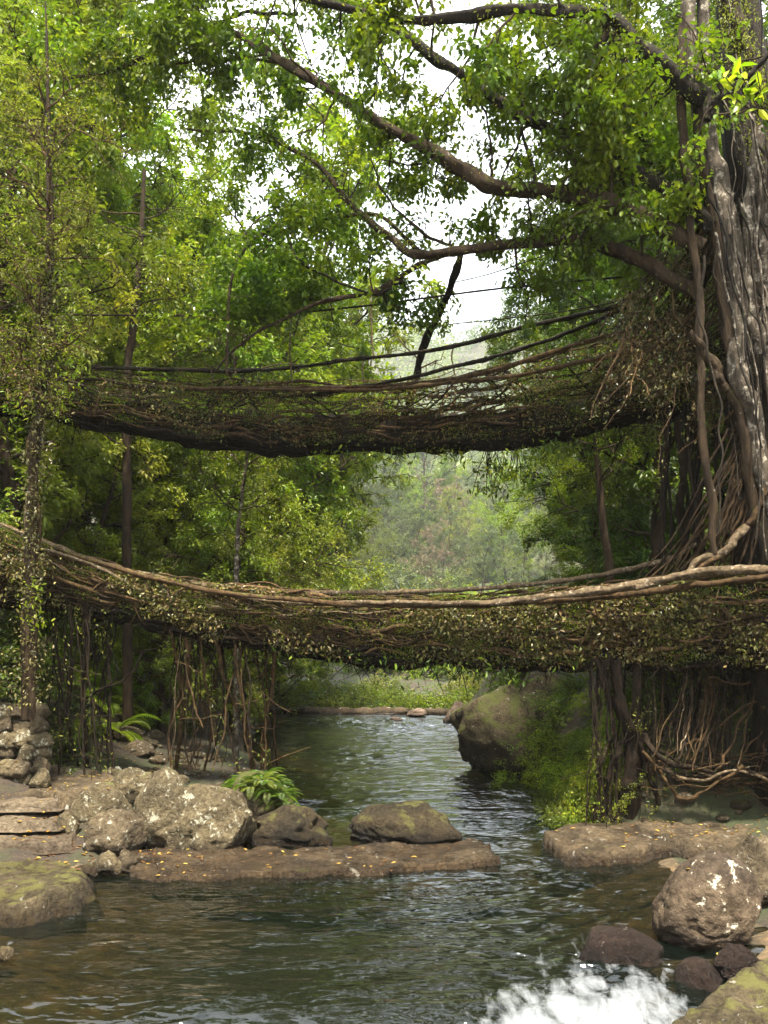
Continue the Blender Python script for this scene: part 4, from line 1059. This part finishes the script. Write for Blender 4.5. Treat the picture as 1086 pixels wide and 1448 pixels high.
# ------------------------------------------------------------------ fig tree on the right
fig = empty('fig_tree', P(1060, 1150, 16.5), 'huge strangler fig with pale braided trunk and long mossy branches at the right', 'tree')
T = [([(972, -60), (980, 60), (990, 160), (1012, 250), (1040, 340), (1062, 420), (1080, 500)], (.16, .18, .2), 'bark_pale'),
     ([(1000, -60), (1000, 80), (1003, 180), (1018, 280), (1036, 370), (1044, 450), (1052, 560), (1080, 700)], (.12, .14, .16), 'bark_pale'),
     ([(978, 40), (985, 120), (996, 220), (1012, 320), (1020, 400), (1034, 490), (1050, 600), (1070, 720)], (.09, .12, .12), 'bark'),
     ([(1040, 480), (1045, 540), (1066, 610), (1082, 680), (1100, 760), (1110, 900)], (.17, .2, .2, .2), 'bark_pale'),
     ([(1075, 180), (1060, 290), (1064, 380), (1062, 460), (1056, 540), (1070, 640)], (.1, .13, .13), 'bark_pale'),
     ([(1086, 250), (1080, 340), (1086, 440), (1090, 560)], .16, 'bark_pale'),
     ([(1020, -60), (1035, 30), (1060, 100), (1100, 170)], .2, 'bark'),
     ([(975, 470), (1010, 520), (1035, 560), (1060, 620)], .1, 'bark'),
     ([(1060, 740), (1030, 770), (1005, 790), (960, 815), (900, 830)], (.09, .07), 'root_pale'),
     ([(1100, 640), (1070, 720), (1040, 750), (1000, 800), (960, 820)], (.08, .06), 'root'),
     ([(965, -40), (960, 150), (975, 260), (985, 350), (992, 450), (990, 560), (1000, 680), (1010, 780)], (.10, .08), 'bark')]
for pts, r, m in T:
    px_tube(fig, 'trunk_stem', pts, (15.6, 15.8, 15.8), np.asarray(r) * .8, M[m], n=140, sides=14, wob=.07, rough=.42)
mb1, mb2, mb3 = MB(), MB(), MB()
for i in range(36):
    x_, dx = rng.uniform(985, 1090), rng.uniform(-10, 60); y0_ = rng.uniform(-60, 420); L_ = rng.uniform(200, 520); m = 40
    t = np.linspace(0, 1, m); yy = y0_ + L_ * t
    xx = x_ + dx * t + 10 * wander(m, 5) + np.interp(yy, [0, 300, 560], [0, 20, 50]) - np.interp(y0_, [0, 300, 560], [0, 20, 50])
    q = np.array([P(a_, b_, 15.45 + .3 * rng.random() * 0) for a_, b_ in zip(xx, yy)]) + np.stack([np.zeros(m), .12 * wander(m, 4) + rng.uniform(-.1, .35), np.zeros(m)], -1)
    tube(mb3 if i % 2 else mb2, q, rng.uniform(.008, .03) * np.linspace(1, .6, m), 6, tint=rng.uniform(0, .9), rough=.3)
for i in range(90):
    up_ = rng.random() < .55
    a = P(rng.uniform(985, 1060), rng.uniform(240, 470), 15.8) if up_ else P(rng.uniform(1030, 1090), rng.uniform(600, 730), 15.8)
    xb_ = rng.uniform(820, 960) if up_ else rng.uniform(880, 1030)
    b = (upos if up_ else lpos)(xb_, rng.uniform(0, .8)) + [0, rng.uniform(-.1, .5), 0]
    m = 30; t = np.linspace(0, 1, m)[:, None]
    q = a + (b - a) * t + np.array([.0, 0, -.7]) * np.sin(t * 3.14) * rng.uniform(.0, .6) * np.linalg.norm(b - a) / 3 + np.stack([wander(m, 4), wander(m, 4), wander(m, 4)], -1) * .07
    tube(mb1, q, rng.uniform(.008, .026) * np.linspace(1.3, .6, m), 6, tint=rng.uniform(0, .45), rough=.3)
mb1.build('clinging_roots', M['root'], fig); mb2.build('clinging_pale_roots', M['bark_pale'], fig); mb3.build('clinging_mossy_roots', M['bark_mossy'], fig)
# inner core behind the stems
mb = MB()
cp = spline([P(x, y, 16.9) for x, y in ((1040, -80), (1050, 100), (1075, 300), (1085, 450), (1100, 600), (1110, 800), (1130, 1000), (1140, 1180))], 90)
tube(mb, cp, np.interp(np.arange(90), [0, 20, 40, 60, 89], [.35, .5, .75, .8, 1.0]), 26, rough=.4)
mb.build('trunk_core', M['bark_mossy'], fig)
# mass of matted roots where the upper bridge grows out of the trunk
mb, ml, md = MB(), MB(), MB()
for i in range(300):
    x = rng.uniform(880, 1080); t0 = rng.random()
    ytop = np.interp(x, [880, 960, 1090], [430, 330, 250]); ybot = np.interp(x, [880, 1090], [520, 640])
    y = ytop + (ybot - ytop) * t0; Y = rng.uniform(16.3, 17.4)
    L = rng.uniform(.3, 1.3); m = 8; t = np.linspace(0, 1, m)
    dv = np.array([rng.normal(-.15, .35), rng.normal(-.1, .2), rng.normal(-.7, .3)])
    q = P(x, y, Y) + dv * (t * L)[:, None] + np.stack([wander(m, 3), wander(m, 3), wander(m, 3)], -1) * .09
    tube(mb, q, rng.uniform(.006, .028) * np.linspace(1, .4, m), 5, tint=rng.uniform(0, .95))
    k = 30; qq = q[rng.integers(0, m, k)] + rng.normal(0, .08, (k, 3))
    leaves(ml if i % 3 else md, qq, rng.normal(0, .7, (k, 3)) + [-.2, -.3, -.4], .085 * rng.uniform(.5, 1.3, k), up=.5)
mb.build('matted_roots', M['root'], fig); ml.build('matted_leaves', M['leaf_bridge'], fig, smooth=False); md.build('dead_leaf_litter', M['leaf_dry'], fig, smooth=False)

BR = [([(1010, 320), (940, 265), (860, 215), (740, 160), (640, 95), (560, 40), (470, -5), (400, -40)], (15.8, 16.5, 17.5), (.20, .15, .11, .07)),
      ([(990, 350), (880, 292), (780, 268), (700, 262), (640, 235), (560, 190), (490, 150), (400, 92), (330, 45), (290, 36), (230, 66), (160, 100), (90, 114)], (15.9, 16.5, 17.5, 18.5, 19), (.22, .19, .16, .10, .06, .035)),
      ([(1000, 140), (950, 108), (905, 66), (862, 22), (790, 14), (700, 18), (620, 30), (540, 24), (440, 4), (360, -20)], (15.4, 15.2, 15.6), (.2, .17, .13, .11, .06)),
      ([(990, 420), (880, 362), (800, 335), (700, 345), (600, 358), (560, 338), (500, 290), (440, 230), (360, 195), (265, 184)], (16.2, 17, 18, 18.5), (.17, .13, .11, .07, .03)),
      ([(655, 350), (642, 400), (605, 480), (584, 550), (572, 600)], (17.4, 20.5, 22.9), (.09, .15)),
      ([(600, 362), (566, 330), (536, 306), (500, 302), (440, 310), (385, 326), (345, 350), (326, 400), (322, 470), (320, 530)], (18.2, 18.5), (.06, .05, .03)),
      ([(570, 400), (530, 412), (470, 395), (420, 358), (410, 320)], (18, 18.5), (.05, .02)),
      ([(660, 352), (600, 372), (530, 408), (440, 430), (350, 480), (305, 525)], (17.6, 19), (.09, .06, .03)),
      ([(1110, 60), (1060, 105), (1020, 140), (1000, 170)], (14.8, 15.4), (.07, .1)),
      ([(400, 92), (340, 80), (250, 90), (180, 92)], (18.2, 18.6), (.04, .02)),
      ([(420, 20), (350, 22), (290, 40), (240, 10), (215, -20)], (18, 18.5), (.05, .04)),
      ([(862, 22), (850, 60), (830, 120), (870, 170), (880, 240)], (15.5, 16.2), (.1, .09)),
      ([(760, 265), (740, 180), (735, 90), (720, -20)], (16.8, 17.5), (.05, .03)),
      ([(700, 262), (690, 200), (680, 130)], (17, 17.5), (.04, .02)),
      ([(940, 265), (900, 180), (880, 90), (850, -40)], (16, 17), (.1, .06)),
      ([(640, 350), (560, 300), (530, 240), (520, 180)], (18, 18.5), (.04, .02))]
lf, tw = [], MB()
figpar = dict(wob=.22, lift=.02, droop=-.22, nb={1: 5, 2: 6}, nl=22, spread=.09, k=.5, minr=.004, flatten=.8, ldroop=-.35)
for bi, (pts, Ys, r) in enumerate(BR):
    r = np.asarray(r) * .74
    o, sp, rr = px_tube(fig, 'branch', pts, Ys, r, M['bark_mossy'] if bi % 2 == 0 else M['bark'], n=160, sides=12, wob=.06, rough=.42)
    Ln = np.linalg.norm(np.diff(sp, axis=0), axis=1).sum()
    for i in range(int(Ln * (4.2 if bi not in (4,) else 1.2))):
        j = rng.integers(10, 159); q = sp[j]; a = nrm(sp[j] - sp[j - 1])
        s = nrm(np.cross(a, rng.normal(0, 1, 3))); s[2] = s[2] * .9 + .1
        pxx = CX + q[0] / q[1] * F
        if q[2] < 8.5: continue
        pyy = HZ - (q[2] - H) / q[1] * F
        if 480 < pxx < 790 and pyy < 520 and rng.random() < (.75 if pyy > 180 else .45): continue
        s = nrm(s + [0, .45, .12])
        grow(tw, lf, q, a * rng.uniform(-.2, .8) + s, rng.uniform(.7, 1.7), min(rr[j] * .35, .03), 1 if rng.random() < .75 else 2, figpar)
tw.build('twigs', M['bark'], fig)
p = np.vstack([a for a, _ in lf]); dd = np.vstack([b for _, b in lf])
cr = MB(); tn = np.clip(.45 + .35 * vnoise(p * .7 + 5, 2) + rng.normal(0, .16, len(p)), 0, 1)
py_ = HZ - (p[:, 2] - H) / p[:, 1] * F
kp = py_ < 470 + rng.normal(0, 14, len(p)); p, dd, tn = p[kp], dd[kp], tn[kp]
leaves(cr, p, dd, .12 * rng.uniform(.6, 1.3, len(p)), w=.62, fine=True, tint=tn)
cr.build('crown', M['leaf_fig'], fig, smooth=False)
print('fig leaves', len(p))
# moss and epiphytes riding on the branches
mb = MB()
for pts, Ys, r in BR[:4] + [(T[6][0], (15.5, 15.6), 0), ([(1040, -40), (1050, 100), (1075, 300)], (16.4, 16.5), 0)]:
    sp = spline([P(x, y, d) for (x, y), d in zip(pts, np.interp(np.linspace(0, 1, len(pts)), np.linspace(0, 1, len(Ys)), Ys))], 120)
    for c in range(44):
        j = rng.integers(0, 118); k = 40
        q = sp[j] + rng.normal(0, [.16, .12, .12], (k, 3)); leaves(mb, q, rng.normal(0, .6, (k, 3)) + [0, 0, -.4], .07 * rng.uniform(.5, 1.3, k), w=.35, up=.5)
mb.build('moss_tufts', M['leaf_olive'], fig, smooth=False)
# young sprig with big fresh leaves, top right
sg = empty('leaf_sprig', P(1020, 130, 12.), 'sprig of large fresh light green leaves in front of the fig trunk, top right', 'sprig')
sm_, sl = MB(), MB()
for (x, y) in ((1010, 90), (1030, 100), (1050, 110), (1020, 120), (1060, 130), (1040, 85), (1070, 100), (1005, 105)):
    q = spline([P(1086, 170, 12.2), P((1086 + x) / 2, (170 + y) / 2 + 6, 12.1), P(x, y, 12)], 12); tube(sm_, q, .008, 5)
    k = 7; leaves(sl, q[-6:][rng.integers(0, 6, k)], rng.normal(0, .7, (k, 3)) + [-.3, -.2, -.3], .24 * rng.uniform(.6, 1.1, k), w=.42, up=.6, fine=True)
sm_.build('stem', M['bark'], sg); sl.build('foliage', M['leaf_bright'], sg, smooth=False)

# ------------------------------------------------------------------ left vine-wrapped tree
lt = empty('vine_wrapped_tree', P(40, 1010, 17.), 'slim tree at the left wrapped in vines and small leaves, rising past both bridge ends', 'tree')
for pts, r, m in (([(38, 1015), (40, 900), (44, 780), (50, 650), (62, 540), (66, 440), (70, 330), (72, 240), (66, 120), (60, 0)], (.13, .12, .10, .06, .015), 'bark'),
                  ([(34, 1010), (44, 860), (36, 720), (60, 600), (56, 480), (74, 380), (70, 280)], (.06, .05, .03), 'root_pale'),
                  ([(48, 1010), (34, 880), (52, 760), (42, 640), (70, 520), (60, 420), (78, 330)], (.05, .04, .02), 'root')):
    px_tube(lt, 'trunk_stem', pts, (17, 17.2), r, M[m], n=90, sides=9, wob=.05)
br_, lf = MB(), []
lp = dict(wob=.28, lift=.04, droop=-.1, nb={1: 6, 2: 6}, nl=10, spread=.05, k=.5, minr=.002)
for i in range(46):
    y = rng.uniform(120, 560); x = np.interp(y, [0, 300, 560], [62, 70, 60])
    a = rng.uniform(0, 6.28)
    grow(br_, lf, P(x, y, 17.1), np.array([math.cos(a), math.sin(a), rng.uniform(-.1, .7)]), rng.uniform(.7, 1.6), .025, 2, lp)
br_.build('branches', M['root'], lt)
p = np.vstack([a for a, _ in lf]); dd = np.vstack([b for _, b in lf]); kp = rng.random(len(p)) < .6
cr = MB(); leaves(cr, p[kp], dd[kp], .075 * rng.uniform(.5, 1.3, kp.sum()), w=.42); cr.build('crown', M['leaf_olive'], lt, smooth=False)
cr = MB()
y = rng.uniform(330, 1000, 2600); x = np.interp(y, [380, 540, 650, 780, 1010], [68, 62, 50, 44, 38]) + rng.normal(0, 11, 2600) * (1 + .8 * vnoise(np.stack([y * .02, y * 0, y * 0], -1)))
q = np.stack([(x - CX) / F * 16.9, 16.9 + rng.normal(0, .12, 2600), H - (y - HZ) / F * 16.9], -1)
leaves(cr, q, rng.normal(0, .6, (2600, 3)) + [0, -.4, -.4], .085 * rng.uniform(.5, 1.3, 2600), w=.5, up=.5, fine=True)
cr.build('vine_leaves', M['leaf_bridge'], lt, smooth=False)
cr = MB()
for cx_, cy_, s_, k_ in ((95, 520, 16, 90), (20, 580, 18, 90), (95, 460, 20, 70), (30, 500, 24, 100), (45, 840, 12, 60), (88, 570, 14, 60), (50, 880, 10, 40)):
    q = np.array([P(cx_ + rng.normal(0, s_), cy_ + rng.normal(0, s_), 16.8 + rng.normal(0, .15)) for _ in range(k_)])
    leaves(cr, q, rng.normal(0, .7, (k_, 3)) + [0, -.3, -.3], .11 * rng.uniform(.6, 1.2, k_), w=.42, up=.7, fine=True)
cr.build('fresh_leaves', M['leaf_bright'], lt, smooth=False)

# slender trunks seen between the bridges
for pts, Y, r, m, lb in (([(862, 815), (852, 740), (846, 660), (842, 600)], 22, .10, 'bark', 'slender dark tree trunk between the bridges right of the valley gap'),
                         ([(334, 830), (336, 760), (342, 700), (350, 640)], 24, .07, 'bark_pale', 'slender pale trunk rising behind the lower bridge at left'),
                         ([(180, 560), (186, 480), (194, 400), (200, 330)], 24, .11, 'bark', 'dark straight trunk above the upper bridge at left')):
    b = P(pts[0][0], pts[0][1], Y); zb = hz(b[0], b[1])
    e = empty('slender_tree', (b[0], b[1], zb), lb, 'tree')
    sp = spline([np.array([b[0], b[1], zb - .2])] + [P(x, y, Y) for x, y in pts] + [P(pts[-1][0] + 4, pts[-1][1] - 90, Y)], 60)
    mb = MB(); tube(mb, sp, np.linspace(r * 1.3, r * .5, 60), 8, rough=.2); mb.build('trunk', M[m], e)
    tw, lf = MB(), []
    for i in range(16):
        q = sp[rng.integers(28, 59)]; a = rng.uniform(0, 6.28)
        grow(tw, lf, q, np.array([math.cos(a), math.sin(a), .3]), rng.uniform(.8, 2.0), .03, 2, dict(figpar, nl=9))
    tw.build('branches', M['bark'], e)
    p = np.vstack([a for a, _ in lf]); dd = np.vstack([b for _, b in lf])
    cr = MB(); leaves(cr, p, dd, .12 * rng.uniform(.6, 1.2, len(p))); cr.build('crown', M['leaf_fig'], e, smooth=False)

# ------------------------------------------------------------------ fallen leaves
bpy.context.view_layer.update()
dg = bpy.context.evaluated_depsgraph_get()
from mathutils import Vector
from mathutils.bvhtree import BVHTree
rocks = [o for o in bpy.data.objects if o.type == 'MESH' and o.parent is None and o.name.split('.')[0] in ('boulder', 'rock_slab', 'rock_ledge', 'stone', 'stone_landing', 'stone_step', 'mossy_rock', 'ground')]
trees = []
for o in rocks:
    if o.name.startswith('ground'): continue
    c = np.array([o.matrix_world @ Vector(b) for b in o.bound_box])
    me = o.data
    vs = [o.matrix_world @ v_.co for v_ in me.vertices]
    trees.append((c.min(0), c.max(0), BVHTree.FromPolygons(vs, [list(q.vertices) for q in me.polygons])))
mb = MB()
pts, nms = [], []
zones = [((60, 260), (1098, 1240), .9), ((0, 140), (1090, 1215), .8), ((880, 1086), (1130, 1205), 1.1), ((200, 690), (1190, 1232), .35), ((780, 960), (1160, 1205), .3), ((940, 1070), (1215, 1400), .12)]
lr = np.random.default_rng(77)
for (xa, xb), (ya, yb), dens in zones:
    for _ in range(int((xb - xa) * (yb - ya) * .024 * dens)):
        x, y = lr.uniform(xa, xb), lr.uniform(ya, yb); g = G(x, y, .2)
        zz = hz(g[0], g[1]); nn = Vector((0, 0, 1))
        for mn, mx, t in trees:
            if mn[0] < g[0] < mx[0] and mn[1] < g[1] < mx[1]:
                h_ = t.ray_cast(Vector((g[0], g[1], 6)), Vector((0, 0, -1)))
                if h_[0] is not None and h_[0].z > zz: zz = h_[0].z; nn = h_[1]
        if zz > .03 and nn.z > .55:
            if vnoise(np.array([[x * .06, y * .12, 0.]]), 4)[0] + lr.normal(0, .4) > .05:
                pts.append((g[0], g[1], zz + .012))
pts = np.array(pts)
dd = lr.normal(0, 1, (len(pts), 3)); dd[:, 2] = .1
leaves(mb, pts, dd, .085 * lr.uniform(.5, 1.3, len(pts)), w=.55, up=.93, fine=True)
tag(mb.build('fallen_leaves', M['leaf_fallen'], smooth=False), 'yellow and orange fallen leaves scattered over the bank stones', kind='stuff')
print('fallen', len(pts))

# ------------------------------------------------------------------ haze
m, nt, out = newmat('haze')
pv = N(nt, 'ShaderNodeVolumePrincipled'); pv.inputs['Color'].default_value = (.92, .95, .97, 1); pv.inputs['Density'].default_value = .00018
pv.inputs['Anisotropy'].default_value = .1
lk(nt, pv.outputs[0], out.inputs['Volume'])
bx = np.array([[x, y, z] for x in (-690, 690) for y in (-8, 1300) for z in (-6, 430)], float)
mb = MB(); mb.add(bx, [[0, 1, 3, 2], [4, 6, 7, 5], [0, 4, 5, 1], [2, 3, 7, 6], [0, 2, 6, 4], [1, 5, 7, 3]])
HAZE = True
if HAZE: tag(mb.build('haze', m, origin=(0, 0, 0), smooth=False), 'pale blue haze filling the valley', kind='stuff')

# ------------------------------------------------------------------ light, sky, camera
EL, AZ = math.radians(66), math.radians(172)      # azimuth clockwise from +Y (ahead)
w = bpy.data.worlds.new('World'); scene.world = w; w.use_nodes = True
nt = w.node_tree; nt.nodes.clear()
out = nt.nodes.new('ShaderNodeOutputWorld'); bg = nt.nodes.new('ShaderNodeBackground')
sky = nt.nodes.new('ShaderNodeTexSky'); sky.sky_type = 'NISHITA'; sky.sun_disc = False
sky.sun_elevation = EL; sky.sun_rotation = AZ; sky.dust_density = 2.0
tc = nt.nodes.new('ShaderNodeTexCoord')
cn = noise(nt, tc.outputs['Generated'], 2.2, 6, .6)
cl = ramp(nt, cn, [(.34, .25), (.56, 1.)])
col = mixc(nt, cl, sky.outputs[0], (11.0, 11.5, 11.8))
lk(nt, col, bg.inputs[0]); bg.inputs[1].default_value = .09
lk(nt, bg.outputs[0], out.inputs[0])
sd = bpy.data.lights.new('sun', 'SUN'); sd.energy = 5.0; sd.angle = math.radians(6); sd.color = (1, .93, .80)
so = bpy.data.objects.new('sun', sd); COL.objects.link(so)
dirv = Vector((math.sin(AZ) * math.cos(EL), math.cos(AZ) * math.cos(EL), math.sin(EL)))
so.rotation_euler = dirv.to_track_quat('Z', 'Y').to_euler()
cam = bpy.data.cameras.new('camera'); co = bpy.data.objects.new('camera', cam); COL.objects.link(co)
co.location = (0, 0, H); co.rotation_euler = (math.pi / 2, 0, 0)
cam.sensor_fit = 'VERTICAL'; cam.sensor_height = 24; cam.lens = F / 1448 * 24; cam.shift_y = (HZ - 724) / 1448
cam.clip_start = .1; cam.clip_end = 2000
scene.camera = co
vs = scene.view_settings; vs.view_transform = 'Standard'; vs.look = 'None'; vs.gamma = 1; vs.exposure = 1.75
cy = scene.cycles
cy.max_bounces = 7; cy.diffuse_bounces = 3; cy.glossy_bounces = 3; cy.transmission_bounces = 3; cy.transparent_max_bounces = 6; cy.volume_bounces = 1
cy.use_denoising = True; cy.caustics_reflective = False; cy.caustics_refractive = False
cy.sample_clamp_indirect = 6
